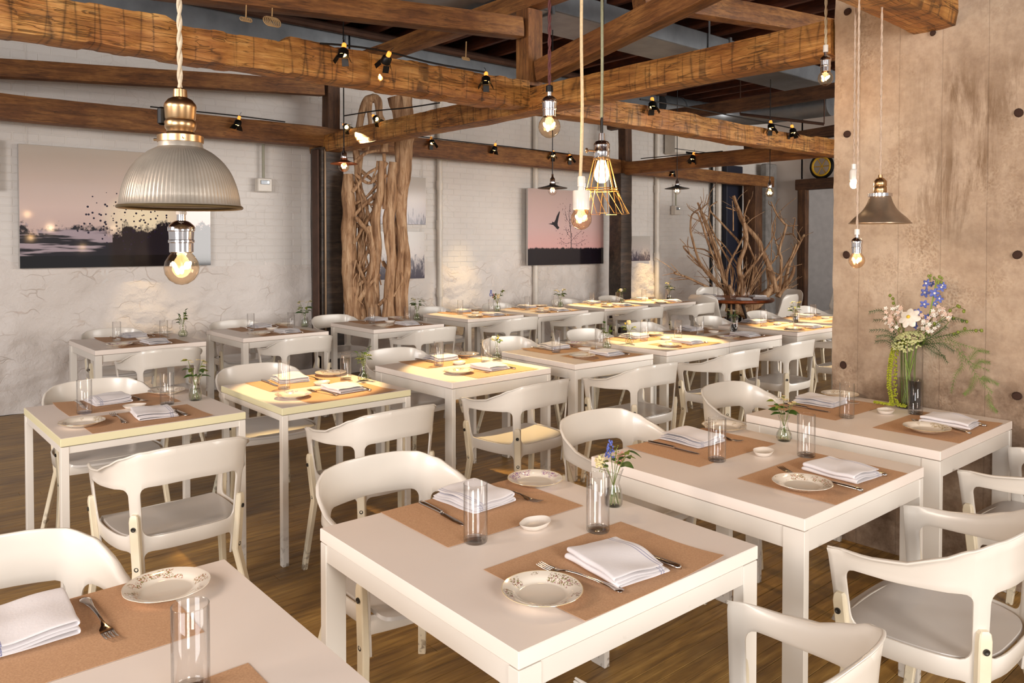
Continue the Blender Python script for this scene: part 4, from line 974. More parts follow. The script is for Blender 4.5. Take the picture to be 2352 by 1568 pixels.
for row, k, fx, fy, rot, w, d, ty in TB:
    P = dict(DEF)
    if d < .81: P.update(pf=(.68, d - .085), nf=(.45, d - .09), ff=(.575, d - .12, 3.3), kf=(.31, d - .12, 3.14), mf=(.42, d - .172))
    P.update(OV.get((row, k), {})); ds = desc(row, k); cr, sr = math.cos(rot), math.sin(rot)
    if (row, k) in OV and row == 2: 
        P['ff'] = (P['nf'][0] + .115, P['nf'][1] - .02, 3.3); P['kf'] = (P['nf'][0] - .125, P['nf'][1] - .02, 3.14); P['fn'] = P['fn'] if k == 0 else (P['nn'][0] - .12, P['nn'][1], .15); P['kn'] = (P['nn'][0] + .10, P['nn'][1], 0)
    def Wp(x, y): return fx + x * cr - y * sr, fy + x * sr + y * cr
    def PUT(key, name, me, z, lab, cat, grp, rz=0, kids=()):
        v = P.get(key)
        if v is None: return None
        x, y = Wp(v[0], v[1]); return put(name, me, x, y, z, rot + rz + (v[2] if len(v) > 2 else 0), lab, cat, grp, kids)
    g = {1: 'front row', 2: 'middle row', 3: 'wall row'}[row]
    for s, mk, sd in (('near', 'mn', 0), ('far', 'mf', math.pi)):
        PUT(mk, 'placemat', MATS[(k + (s == 'far')) % 3], .7506, 'brown kraft paper placemat, ' + s + ' side of the ' + ds, 'placemat', 'kraft paper placemats in the ' + g, sd + rs_.uniform(-.012, .012))
        n = 'nn' if s == 'near' else 'nf'
        PUT(n, 'cloth_napkin', NAPS[(k * 2 + (s == 'far') + row) % 4], .7535, 'folded white striped napkin, ' + s + ' side of the ' + ds, 'napkin', 'folded napkins in the ' + g, sd + rs_.uniform(-.12, .12))
        n = 'pn' if s == 'near' else 'pf'; pk = {(1, 1, 'near'): 0, (1, 1, 'far'): 3, (1, 0, 'far'): 1, (1, 2, 'near'): 1, (1, 2, 'far'): 2, (1, 3, 'near'): 2}.get((row, k, s), (k + (s == 'far') * 2 + row) % 4)
        PUT(n, 'side_plate', PLATES[pk], .7526, ('pink and green floral', 'scalloped floral', 'gold-edged scalloped', 'violet floral')[pk] + ' china plate, ' + s + ' side of the ' + ds, 'plate', 'china side plates in the ' + g, rs_.uniform(0, 6))
        n = 'fn' if s == 'near' else 'ff'
        PUT(n, 'fork', FORK, .7520, 'silver fork beside the napkin, ' + s + ' side of the ' + ds, 'fork', 'forks in the ' + g, rs_.uniform(-.06, .06))
        n = 'kn' if s == 'near' else 'kf'
        PUT(n, 'table_knife', KNIFE, .7520, 'silver knife beside the napkin, ' + s + ' side of the ' + ds, 'knife', 'knives in the ' + g, rs_.uniform(-.06, .06))
    if row == 1 and k in (2, 3):
        for o in COL.objects[-14:]:
            if o.name.startswith('fork') and 'near side' in o.get('label', ''): o.scale = (1, 1, .5); o.location.z = .7515
            if o.name.startswith('side_plate') and 'near side' in o.get('label', ''): o.location.z = .7612
    PUT('kx', 'butter_knife', KNIFE, .7640, 'extra silver knife between plate and napkin on the ' + ds, 'knife', 'knives in the ' + g)
    PUT('gF', 'tumbler', GLASSM, .7512, 'clear tumbler by the far place setting of the ' + ds, 'glass', 'tumblers in the ' + g, 0, (('glass_base', GB), ('rim', GRIM)))
    PUT('gN', 'tumbler', GLASSM, .7516, 'clear tumbler by the near place setting of the ' + ds, 'glass', 'tumblers in the ' + g, 0, (('glass_base', GB), ('rim', GRIM)))
    PUT('ds', 'pinch_dish', DISH, .7508, 'small white oval dish in the middle of the ' + ds, 'dish', 'small white dishes in the ' + g, rs_.uniform(-.6, .2))
    if P.get('vs') and (row, k) in VS:
        key, a = VS[(row, k)]; o = VASE[key] if key not in VU else copy_tree(VASE[key]); VU.add(key)
        x, y = Wp(*P['vs']); o.location = (x, y, .7508); o.rotation_euler = (0, 0, a); o.scale = [(1.0, 1.0, 1.0), (1.15, 1.15, 1.15), (1.35, 1.35, 1.35)][row - 1]; tag(o, 'small ' + {'A': 'vase of blue and cream flowers', 'B': 'round vase with green sprigs', 'C': 'round vase with a white bloom', 'D': 'bottle vase with white blossom', 'E': 'flared vase with cream blossom', 'F': 'round vase with a cream bloom'}[key] + ' on the ' + ds, 'vase', 'bud vases in the ' + g)
# ---------------------------------------------------------------- lamps
M_BRASS = plain('brushed_brass', (196, 160, 118), .3, 1.0, .08, 12); M_CHROME = plain('polished_nickel', (226, 222, 222), .12, 1.0, .05, 20); M_PORC = plain('white_porcelain', (236, 230, 220), .18)
M_AMB = glass('amber_bulb_glass', (1.0, .86, .70), .55, 1.2); M_CLR = glass('clear_bulb_glass', (1, .96, .92), .5, 1.0)
E_FIL = emis('glowing_filament', (255, 210, 150), 40.0); E_HOT = emis('bright_bulb', (255, 224, 176), 7.0); E_SPOT = emis('spot_bulb', (255, 206, 128), 9.0)
def braid(name, col): return plain(name, col, .8, 0, .1, 90, .3, 300)
def bulb(par, z, r, amber=True, lit=True, n=5):
    k = r / .04; m = MB()
    m.lathe([(.0, z - 2.02 * r), (.35 * r, z - 1.95 * r), (.7 * r, z - 1.72 * r), (.94 * r, z - 1.35 * r), (r, z - 1.0 * r), (.93 * r, z - .62 * r), (.72 * r, z - .28 * r), (.5 * r, z - .02 * r), (.46 * r, z + .14 * r)], 28); b = m.obj('globe_bulb', M_AMB if amber else M_CLR, par, 60)
    MB().tube([(0, 0, z), (0, 0, z - r * 1.2)], .0016 * k, 6).obj('glass_stem', M_CLR, b)
    f = MB()
    for i in range(n):
        a = 2 * math.pi * i / n; c = Vector((math.cos(a) * r * .42, math.sin(a) * r * .42, z - r * (.85 + .3 * (i % 2)))); q = Vector((math.cos(a) * .5, math.sin(a) * .5, 1)).to_track_quat('Z', 'Y').to_matrix()
        f.ell(c, r * .13, r * .13, r * .27, 8, 5, 0, q)
    f.obj('filament', E_FIL if lit else M_CLR, b)
    return b
def socket(par, z, r, mat, h=.075):      # z = bottom; classic two-part shell
    return MB().lathe([(r * .82, z), (r * .88, z + h * .02), (r * .88, z + h * .28), (r * .96, z + h * .30), (r * .96, z + h * .36), (r * .9, z + h * .38), (r * .93, z + h * .62), (r, z + h * .64), (r, z + h * .74), (r * .9, z + h * .80), (r * .6, z + h * .9), (r * .32, z + h * .94), (r * .32, z + h * 1.12), (0, z + h * 1.12)], 24).obj('socket', mat, par, 40)
def cord(par, z0, z1, r, mat, twist=False, dx=0, dy=0, wob=0):
    m = MB()
    if twist:
        n = int((z1 - z0) / .008)
        for s in (0, math.pi):
            m.tube([(math.cos(i * .55 + s) * r * .8 + dx * i / n, math.sin(i * .55 + s) * r * .8 + dy * i / n, z0 + (z1 - z0) * i / n) for i in range(n + 1)], r, 6)
    else:
        n = 24; m.tube([(wob * math.sin(i * .9) + dx * i / n, wob * math.cos(i * .7) + dy * i / n, z0 + (z1 - z0) * i / n) for i in range(n + 1)], r, 8)
    return m.obj('cord', mat, par, 60)
def plight(name, loc, e, col=(1, .72, .42), r=.03):
    l = bpy.data.lights.new(name, 'POINT'); l.energy = e; l.color = col; l.shadow_soft_size = r; o = bpy.data.objects.new(name, l); COL.objects.link(o); o.location = loc; return o
def pend(px, py, d, lab): p = at(px, py, d=d); e = empty('pendant_lamp', p); tag(e, lab, 'lamp', 'hanging pendant lamps'); return e
TOPZ = 3.995
# 1 dome pendant (origin at rim centre)
L = pend(416, 478, 2.05, 'large ribbed pewter dome pendant with brass fitting at upper left')
def rib(a, r): return 1 + .0065 * math.cos(90 * a)
prof = [(.1525, .0), (.1545, .003), (.1525, .006), (.1485, .010), (.146, .030), (.139, .060), (.125, .095), (.104, .125), (.079, .147), (.060, .158)]
M_PEW = plain('weathered_pewter', (186, 176, 162), .36, .45, .22, 5, .15, 40)
pr = crv([(r, 0, z) for r, z in prof[4:]], 4); dome = [(r, z) for r, z in prof[:4]] + [(v.x, v.z) for v in pr]
m = MB(); m.lathe(dome, 360, (0, 0, 0), 0, None, lambda a, r: rib(a, r) if .075 < r < .149 else 1)
m.lathe([(r - .004, z + .002) for r, z in dome], 60); m.obj('dome_shade', M_PEW, L, 60)
MB().tube([(math.cos(a) * .152, math.sin(a) * .152, .002) for a in [2 * math.pi * i / 60 for i in range(61)]], .0042, 8, cap=False).obj('rolled_rim', plain('tarnished_rim', (120, 104, 74), .4, .8), L)
MB().lathe([(.060, .156), (.056, .158), (.054, .176), (.052, .180), (0, .180)], 40).obj('neck', M_PEW, L, 40)
MB().lathe([(.0535, .172), (.0575, .173), (.0575, .190), (.0535, .191), (.040, .192), (.036, .200)], 40).obj('fitter_ring', M_BRASS, L, 40)
for k in range(3):
    a = R(20 + 120 * k); MB().tube([(math.cos(a) * .055, math.sin(a) * .055, .181), (math.cos(a) * .070, math.sin(a) * .070, .181)], .0035, 8).obj('set_screw', M_BRASS, L)
s = MB().lathe([(.034, .190), (.034, .205), (.038, .210), (.040, .225), (.036, .232), (.038, .236), (.0395, .262), (.0405, .266), (.039, .274), (.030, .286), (.018, .292), (.017, .312), (.012, .316), (0, .316)], 32).obj('socket', M_BRASS, L, 40)
MB().cbox((-.048 * CA, .048 * SA, .243), (.022, .018, .048), .005).obj('switch_key', MDARK, L)
cord(L, .31, TOPZ - at(416, 478, d=2.05).z, .0042, braid('cream_braided_flex', (208, 192, 166)), True)
# 2 bare bulb just behind the dome
L = pend(417, 580, 2.22, 'bare amber globe bulb in nickel socket hanging below the dome pendant'); p0 = L.location.copy()
socket(L, 0, .037, M_CHROME, .098); bulb(L, 0.004, .048)
MB().lathe([(.014, .109), (.014, .132), (0, .132)], 16).obj('grip', M_PORC, L); cord(L, .13, TOPZ - p0.z, .0036, braid('white_flex', (222, 212, 194)), False)
plight('bulb_glow', (p0.x, p0.y, p0.z - .05), 2.2)
# 3 red cord
L = pend(1262, 268, 3.0, 'amber globe bulb in nickel socket on a twisted dark red cord'); p0 = L.location.copy()
socket(L, 0, .030, M_CHROME, .085); bulb(L, .004, .043); MB().lathe([(.010, .095), (.0145, .096), (.0135, .118), (.006, .122), (0, .122)], 16).obj('black_grip', MDARK, L)
cord(L, .115, TOPZ - p0.z, .0042, braid('dark_red_flex', (92, 48, 46)), True); plight('bulb_glow', (p0.x, p0.y, p0.z - .05), 1.8)
# 4 white porcelain
L = pend(1335, 481, 2.95, 'globe bulb in white porcelain holder on a wavy cream cord'); p0 = L.location.copy()
MB().lathe([(.029, 0), (.0325, .002), (.0325, .068), (.030, .072), (.014, .073), (.012, .088), (0, .088)], 28).obj('porcelain_holder', M_PORC, L, 40)
MB().lathe([(.0145, .087), (.0145, .12), (.012, .126), (0, .126)], 16).obj('grip', M_PORC, L, 40)
bulb(L, .004, .0405); cord(L, .12, TOPZ - p0.z, .0062, braid('cream_flex', (226, 200, 158)), False, wob=.005); plight('bulb_glow', (p0.x, p0.y, p0.z - .05), 1.8)
# 5 cage lamp
L = pend(1382, 362, 3.2, 'glowing bulb in a flared brass wire cage on a grey-green cord'); p0 = L.location.copy()
s = MB().lathe([(.030, -.012), (.033, -.008), (.033, .01), (.034, .014), (.034, .03), (.032, .034), (.034, .05), (.033, .055), (.026, .066), (.014, .07), (.012, .10), (0, .10)], 28).obj('socket', M_BRASS if False else M_CHROME, L, 40)
q = Vector((-CA, SA, 0)); MB().tube([Vector((0, 0, .028)) + q * .03, Vector((0, 0, .030)) + q * .055], .0035, 8).ell(Vector((0, 0, .03)) + q * .062, .009, .004, .011, 10, 6).obj('switch_key', M_BRASS, L)
m = MB().lathe([(.0, -.105), (.014, -.103), (.026, -.092), (.031, -.075), (.030, -.058), (.022, -.032), (.016, -.012)], 24); m.obj('frosted_bulb', E_HOT, L, 60)
wm = plain('warm_brass_wire', (206, 158, 92), .35, .9); m = MB(); N = 12
for k in range(N):
    a = 2 * math.pi * k / N; m.tube([(math.cos(a) * .033, math.sin(a) * .033, -.005), (math.cos(a) * .066, math.sin(a) * .066, -.135)], .0017, 5)
m.obj('cage_wires', wm, L)
for rr, zz in ((.066, -.128), (.067, -.137), (.034, -.004)):
    MB().tube([(math.cos(a) * rr, math.sin(a) * rr, zz) for a in [2 * math.pi * i / 36 for i in range(37)]], .0022, 6, cap=False).obj('cage_ring', wm, L)
m = MB(); N = 8; sh = Vector((CA, -SA, 0)) * .022
for k in range(N):
    a0 = 2 * math.pi * k / N; pts = [(math.cos(a0 - .1) * .066, math.sin(a0 - .1) * .066, -.137), (math.cos(a0 + .28) * .092 + sh.x, math.sin(a0 + .28) * .092 + sh.y, -.232), (math.cos(a0 + .78) * .092 + sh.x, math.sin(a0 + .78) * .092 + sh.y, -.232), (math.cos(a0 + 1.1) * .066, math.sin(a0 + 1.1) * .066, -.137)]
    m.tube(pts, .0015, 5)
m.obj('flared_skirt_wires', wm, L)
MB().tube([(0, 0, .10), (0, 0, .165)], .006, 10).obj('grip', MDARK, L); cord(L, .16, TOPZ - p0.z, .0062, braid('grey_green_flex', (150, 150, 122)), False, wob=.0015)
plight('bulb_glow', (p0.x, p0.y, p0.z - .125), 5.0)
# 6 upper right
L = pend(1896, 165, 3.75, 'small amber bulb in nickel socket in front of the pillar edge, highest of all'); p0 = L.location.copy()
socket(L, 0, .026, M_CHROME, .085); bulb(L, .004, .035); MB().lathe([(.012, .094), (.012, .128), (0, .13)], 14).obj('grip', M_PORC, L); cord(L, .12, TOPZ - p0.z, .0042, braid('cream_twisted_flex', (214, 196, 164)), True); plight('bulb_glow', (p0.x, p0.y, p0.z - .05), 1.5)
# 7, 8, 9 by the pillar
L = pend(1961, 414, 3.45, 'white holder with small glowing bulb beside the pewter cone pendant'); p0 = L.location.copy()
MB().lathe([(.016, 0), (.019, .002), (.019, .04), (.015, .048), (.011, .05), (.011, .072), (0, .074)], 20).obj('porcelain_holder', M_PORC, L, 40); MB().ell((0, 0, -.016), .017, .017, .022, 14, 10).obj('frosted_bulb', E_HOT, L, 60)
cord(L, .07, TOPZ - p0.z, .0030, braid('pinkish_flex', (206, 182, 160)), True); plight('bulb_glow', (p0.x, p0.y, p0.z - .02), 1.6)
L = pend(2021, 512, 3.28, 'pewter cone pendant hanging in front of the concrete pillar'); p0 = L.location.copy()
M_PEW2 = plain('brushed_pewter', (160, 138, 116), .32, .6, .15, 8)
pr = crv([(.121, 0, .0), (.10, 0, .024), (.070, 0, .052), (.052, 0, .082), (.043, 0, .108), (.041, 0, .116)], 4)
MB().lathe([(.123, -.003), (.1225, .001)] + [(v.x, v.z) for v in pr] + [(0, .117)], 48).lathe([(.119, -.001)] + [(v.x - .003, v.z + .001) for v in pr], 48).obj('cone_shade', M_PEW2, L, 60)
MB().lathe([(.043, .110), (.048, .112), (.048, .125), (.044, .127), (.022, .13)], 30).obj('fitter_ring', M_CHROME, L, 40)
MB().lathe([(.024, .128), (.026, .132), (.026, .150), (.023, .154), (.026, .158), (.025, .176), (.016, .188), (.009, .192), (.008, .204), (0, .205)], 24).obj('socket', M_BRASS, L, 40)
MB().cbox((-.055, .03, .03), (.03, .004, .02), .001, rot=Matrix.Rotation(R(-43), 3, 'Y')).obj('dark_sticker', plain('brown_sticker', (74, 40, 24), .5), L)
cord(L, .20, TOPZ - p0.z, .0028, braid('pinkish_flex_b', (206, 182, 160)), True); plight('bulb_glow', (p0.x, p0.y, p0.z + .03), 1.0)
L = pend(1968, 582, 3.0, 'small globe bulb in nickel socket, lowest in front of the pillar'); p0 = L.location.copy()
socket(L, 0, .021, M_CHROME, .066); bulb(L, .003, .0300); MB().lathe([(.010, .073), (.010, .094), (0, .095)], 14).obj('grip', M_PORC, L); cord(L, .09, TOPZ - p0.z, .0026, braid('pinkish_flex_c', (206, 182, 160)), True); plight('bulb_glow', (p0.x, p0.y, p0.z - .04), 1.2)
# far disc pendants
def disc(px, py, d, rd, br, lit, lab, col, e=2.0, tz=3.995):
    L = pend(px, py, d, lab); p0 = L.location.copy()
    if rd: MB().lathe([(rd, -.002), (rd, .002), (rd * .55, .016), (.028, .03), (.026, .045), (0, .045)], 36).lathe([(rd - .002, -.003), (rd * .55, .010), (.02, .024)], 36).obj('disc_shade', col, L, 40)
    MB().lathe([(.022, .03), (.024, .05), (.022, .085), (.010, .10), (.008, .13), (0, .13)], 18).obj('socket', M_CHROME, L, 40)
    b = bulb(L, .02, br, lit, True, 4); MB().tube([(.03, 0, .05), (.09, .01, .052)], .0018, 5).obj('switch_arm', MDARK, L)
    MB().tube([(0, 0, .12), (0, 0, tz - p0.z)], .0045, 6).obj('cord', MDARK, L)
    if e: plight('bulb_glow', (p0.x, p0.y, p0.z - .04), e)
disc(790, 376, 6.0, .105, .042, True, 'copper disc pendant with amber bulb left of the driftwood trunk', plain('copper_disc', (150, 90, 60), .35, .9))
disc(1269, 432, 7.0, .135, .042, False, 'dark disc pendant in front of the bird and tree picture', plain('dark_bronze_disc', (58, 46, 40), .4, .8), tz=3.44)
disc(1555, 433, 9.2, .145, .045, False, 'black disc pendant in front of the white wall, left of the branching driftwood', MDARK, 0)
disc(1768, 437, 9.2, 0, .05, True, 'amber bulb without shade above the right part of the branching driftwood', MDARK, tz=3.46)
# ---- small clamp spotlights on black cables
def make_spot():
    r = empty('mini_spotlight')
    MB().lathe([(.014, .05), (.014, .075), (.010, .082), (0, .082)], 14).obj('socket', emis('lamp_glow_at_neck', (255, 150, 60), 1.6), r)
    MB().lathe([(.016, .05), (.030, .036), (.033, .0), (.031, 0.0), (.028, .034), (.014, .048)], 20).obj('can', MDARK, r, 40)
    MB().ell((0, 0, .012), .021, .021, .018, 12, 8).obj('lit_lamp', E_SPOT, r, 60)
    MB().tube([(.0, 0, .08), (.004, 0, .105), (.014, 0, .118)], .0018, 5).obj('wire_hook', MDARK, r)
    for k in range(4):
        a = math.pi / 2 * k; q = Matrix.Rotation(a, 3, 'Z') @ Matrix.Rotation(R(-28), 3, 'Y')
        MB().cbox(Matrix.Rotation(a, 3, 'Z') @ Vector((.042, 0, -.022)), (.0014, .042, .046), .0004, rot=q).obj('barn_door', MDARK, r)
    return r
SPOT = make_spot(); reg(None); su = [False]
def spot(p, tgt, lab, s=1.0):
    o = SPOT if not su[0] else copy_tree(SPOT); su[0] = True
    o.location = p; o.scale = (s, s, s); d = Vector(tgt) - Vector(p); d = Vector((d.x, d.y, min(d.z, -.6))); o.rotation_mode = 'QUATERNION'; o.rotation_quaternion = (-d).to_track_quat('Z', 'Y'); tag(o, lab, 'spotlight', 'small black spotlights clipped along the beams'); return o
def beamlight(p, tgt, e, ang, blend=.35, col=(1, .68, .30)):
    l = bpy.data.lights.new('spot_beam', 'SPOT'); l.energy = e; l.spot_size = R(ang); l.spot_blend = blend; l.color = col; l.shadow_soft_size = .03
    o = bpy.data.objects.new('spot_beam', l); COL.objects.link(o); p = Vector(p); d = (Vector(tgt) - p).normalized(); o.location = p + d * .10; o.rotation_euler = d.to_track_quat('-Z', 'Y').to_euler()
TC = {(t[0], t[1]): Vector((t[2] + t[5] / 2, t[3] + t[6] / 2, .75)) for t in TB}
def A(px, py, Y=None, X=None): return at(px, py, Y=Y, X=X)
SP = [(A(788, 128, Y=4.20), TC[(2, 1)] + Vector((.0, .05, 0)), 'spotlight hung highest on the thick hewn beam, left of three', 150, 26, 1.0),
      (A(885, 143, Y=4.20), TC[(3, 1)], 'spotlight hung on the thick hewn beam, middle of three', 110, 24, 1.0),
      (A(1116, 190, Y=4.20), TC[(2, 2)] + Vector((.05, -.1, 0)), 'spotlight with pale flap on the thick hewn beam near the short post', 190, 30, 1.0),
      (A(797, 293, X=3.80), TC[(2, 3)], 'lit spotlight on the beam in front of the driftwood trunk top', 200, 26, 1.0),
      (A(866, 275, X=3.80), TC[(2, 3)] + Vector((.3, .1, 0)), 'dark spotlight on the beam crossing the driftwood trunk', 0, 24, 1.0),
      (A(392, 275, Y=7.50), Vector((2.15, 8.0, .75)), 'spotlight glowing behind the brass socket of the dome pendant', 40, 24, 1.1),
      (A(545, 287, Y=7.50), Vector((2.5, 7.9, .7)), 'spotlight on the wall beam right of the dome pendant', 50, 20, 1.1),
      (A(993, 330, Y=7.52), TC[(3, 3)] + Vector((-.1, 0, 0)), 'spotlight on the wall beam just right of the driftwood trunk', 120, 26, 1.1),
      (A(1135, 345, Y=7.52), Vector((5.95, 8.0, .6)), 'spotlight on the wall beam, second right of the driftwood trunk', 90, 34, 1.1),
      (A(1270, 358, Y=7.52), TC[(3, 4)], 'spotlight on the wall beam directly above the dark disc pendant', 120, 24, 1.1),
      (A(1311, 366, Y=7.52), TC[(3, 5)], 'spotlight on the wall beam behind the wavy cream cord', 260, 26, 1.1),
      (A(1499, 247, Y=4.22), TC[(2, 4)] + Vector((.1, 0, 0)), 'spotlight on the knotty beam nearest the pendants', 200, 30, 1.1),
      (A(1772, 296, Y=4.22), TC[(2, 6)] + Vector((.1, -.1, 0)), 'lit spotlight on the right part of the knotty beam', 200, 26, 1.1),
      (A(1822, 306, Y=4.22), TC[(2, 7)], 'bluish unlit spotlight on the right part of the knotty beam', 150, 26, 1.1),
      (A(1590, 366, X=8.55), TC[(3, 6)], 'spotlight on the beam below the air conditioner', 300, 24, 1.2),
      (A(1545, 398, Y=7.5), Vector((9.75, 8.0, .35)), 'tiny spotlight beside the black disc pendant cord', 260, 30, 1.1)]
for p, t, lab, e, ang, s in SP:
    spot(p, t, lab, s)
    if e: beamlight(p, t, e * (1.2 if t.z < .74 or t.z > .76 else 2.0), ang, .95 if t.y > 7.8 else .35)
beamlight(A(1435, 365, Y=7.4), Vector((8.5, 7.5, .3)), 90, 26, .5)
def wire(pts, lab, r=.006): tag(MB().tube(crv(pts, 5), r, 6).obj('light_cable', MDARK), lab, 'cable', 'black cables feeding the spotlights')
wire([A(735, 100, Y=4.22), A(790, 104, Y=4.22), A(885, 118, Y=4.22), A(1000, 146, Y=4.22), A(1116, 166, Y=4.22)], 'black cable along the top of the thick hewn beam')
wire([A(790, 266, X=3.80), A(866, 254, X=3.80), A(930, 248, X=3.80), A(1010, 236, X=3.80)], 'black cable on the beam crossing the driftwood trunk')
wire([A(345, 245, Y=7.5), A(450, 256, Y=7.5), A(545, 266, Y=7.5), A(655, 280, Y=7.5)], 'black cable above the wall beam at left')
wire([A(950, 312, Y=7.52), A(1060, 325, Y=7.52), A(1180, 338, Y=7.52), A(1311, 354, Y=7.52)], 'black cable along the wall beam right of the driftwood trunk')
wire([A(1470, 228, Y=4.22), A(1580, 246, Y=4.22), A(1770, 284, Y=4.22), A(1825, 296, Y=4.22)], 'black cable along the knotty beam')
wire([A(1472, 364, X=8.56), A(1560, 356, X=8.56), A(1660, 347, X=8.56)], 'black cable above the beam below the air conditioner')
for px, py, r, lab in ((625, 50, .03, 'coil of frayed rope tied under the upper beam'), (565, 45, .012, 'short knotted rope end under the upper beam'), (1070, 135, .010, 'thin knotted rope hanging below the smooth upper beam')):
    p = at(px, py, Y=4.32); e = empty('rope_knot', p); tag(e, lab, 'rope', 'rope ends on the upper beam'); mm = MB()
    for k in range(5): mm.tube([(math.cos(a) * r + (k - 2) * .011, math.sin(a) * r * .5, math.sin(a) * r) for a in [2 * math.pi * i / 14 for i in range(15)]], .0036, 6, cap=False)
    mm.obj('rope_loops', plain('jute_rope', (166, 134, 92), .9), e); MB().tube([(0, 0, r), (.004, 0, .12)], .004, 6).obj('rope_end', plain('jute_rope_b', (166, 134, 92), .9), e)
# ---------------------------------------------------------------- driftwood
def dwood(name, axis):
    M = NT(name); s = [14, 14, 14]; s[axis] = 1.6; v = M.coord('Object', tuple(s)); g = M.noise(v, 1.5, 7, .62, 1.0); b = M.noise(M.coord('Object'), 4, 4)
    c = M.ramp(g, [(.32, lin((104, 70, 44))), (.48, lin((176, 136, 98))), (.68, lin((218, 184, 146)))]); c = M.mix(M.ramp(b, [(.4, 0.0), (.7, .4)]), c, lin((150, 112, 80)), 'MULTIPLY')
    M.base(c); M.set(rough=.7); M.bump(g, .9, .02); return M.m
M_DW, M_DW2 = dwood('pale_driftwood', 2), dwood('pale_driftwood_twigs', 2)
def limb(m, pts, r, n=12, seed=0, k=7, fl=.16):
    P = crv(pts, k); rs = []
    N = len(P)
    for i in range(N):
        t = i / (N - 1) * (len(r) - 1); j = min(int(t), len(r) - 2); rs.append((r[j] + (r[j + 1] - r[j]) * (t - j)))
    b = len(m.v); m.tube(P, rs, n)
    for q in range(b, len(m.v)):
        i = (q - b) // n
        if i >= N: break
        c = P[i]; p = Vector(m.v[q]); d = p - c; a = math.atan2(d.y, d.x)
        f = 1 + fl * (math.sin(a * 3 + seed + c.z * 1.5) * .6 + noise.noise(Vector((a * 1.2, c.z * 5, seed))) * 1.2)
        m.v[q] = tuple(c + d * f + noise.noise_vector(c * 9 + Vector((seed, 0, 0))) * rs[i] * .15)
T1 = empty('driftwood_trunk', at(865, 715, d=8.25)); T1.location.z = 0; tag(T1, 'tall pale driftwood trunk with a lattice of tangled roots before the dark post', 'driftwood')
O1 = Vector(T1.location)
def D1(px, py, dd=0): return at(px, py, d=8.2 + dd) - O1
def part1(name, pts, r, seed, n=14, fl=.16, k=7):
    m = MB(); limb(m, [D1(*p) for p in pts], r, n, seed, k, fl); return m.obj(name, M_DW, T1, 60)
part1('trunk_stem', [(920, 222, .05), (926, 262, .05), (927, 330, .05), (926, 400, .04), (920, 470, .05), (925, 560, .05), (917, 640, .05), (918, 745, .05)], [.125, .115, .095, .085, .055, .05, .05, .06], 1, 18)
part1('trunk_stem', [(905, 372, -.02), (899, 450, 0), (893, 520, 0), (899, 600, 0), (891, 680, 0), (895, 745, 0)], [.045, .055, .062, .05, .055, .065], 2, 16)
part1('trunk_stem', [(925, 440, .10), (912, 520, .08), (905, 600, .05), (910, 680, .05), (905, 745, .05)], [.04, .03, .035, .03, .04], 9, 10)
part1('trunk_stem', [(926, 520, .02), (936, 600, .04), (930, 680, .05), (932, 745, .05)], [.03, .035, .035, .04], 11, 10)
part1('trunk_stem', [(800, 400, 0), (802, 480, 0), (803, 560, 0), (806, 650, 0), (812, 748, 0)], [.055, .075, .075, .085, .085], 3, 16)
part1('trunk_stem', [(818, 345, .02), (826, 450, .05), (832, 540, .05), (828, 640, .03), (834, 748, .03)], [.035, .04, .045, .05, .05], 4)
part1('trunk_stem', [(876, 370, -.06), (872, 450, -.06), (862, 500, -.05), (868, 580, -.04), (862, 650, -.03), (868, 748, 0)], [.03, .042, .052, .042, .04, .05], 5, 14)
part1('trunk_stem', [(850, 520, -.04), (858, 590, -.06), (846, 660, -.04), (856, 745, 0)], [.04, .04, .045, .05], 6)
# hollow crown at the top left of the sculpture
part1('hollow_crown', [(822, 345, 0), (824, 300, 0), (834, 250, 0), (848, 228, 0), (866, 230, 0), (872, 262, 0), (882, 290, 0), (884, 350, 0)], [.04, .035, .04, .05, .045, .035, .035, .04], 7, 12)
part1('hollow_crown', [(848, 236, -.02), (849, 262, -.02), (850, 290, 0), (842, 345, 0)], [.04, .022, .02, .03], 8, 10)
rd = random.Random(8)
roots = [[(812, 372), (840, 352), (872, 345)], [(815, 400), (850, 420), (890, 372)], [(812, 440), (840, 400), (880, 380)], [(820, 430), (852, 470), (880, 440)], [(812, 470), (845, 450), (885, 400)], [(825, 392), (862, 418), (892, 432)], [(808, 500), (838, 470), (868, 445)], [(818, 520), (850, 500), (870, 470)], [(810, 420), (830, 450), (858, 520)], [(820, 500), (850, 540), (845, 580)], [(815, 560), (835, 520), (862, 480)], [(812, 600), (840, 560), (858, 530)], [(825, 620), (845, 580), (852, 545)], [(820, 640), (850, 610), (862, 590)], [(818, 660), (842, 640), (858, 600)], [(825, 690), (850, 650), (870, 630)], [(818, 600), (842, 660), (850, 720)], [(880, 600), (900, 640), (880, 690)], [(905, 560), (905, 600), (922, 640), (905, 680)], [(868, 700), (885, 690), (878, 735)], [(880, 352), (885, 420), (880, 480)], [(830, 360), (826, 420), (842, 470), (838, 520)]]
for i, p in enumerate(roots):
    z = rd.uniform(-.07, .03); part1('root_strand', [(a + rd.uniform(-3, 3), b, z + rd.uniform(-.03, .03)) for a, b in p], [rd.uniform(.014, .028), rd.uniform(.012, .02), rd.uniform(.014, .026)], 20 + i, 9, .2)
for i in range(46):
    y = rd.uniform(370, 700); x = rd.uniform(814, 868); dx = rd.uniform(-14, 16); dy = rd.uniform(18, 60); z = rd.uniform(-.1, .02); r = rd.uniform(.004, .011)
    part1('root_twig', [(x, y, z), (x + dx * .5 + rd.uniform(-6, 6), y + dy * .5, z - .02), (x + dx, y + dy, z + rd.uniform(-.02, .02))], [r, r * .8, r], 60 + i, 6, .1, 4)
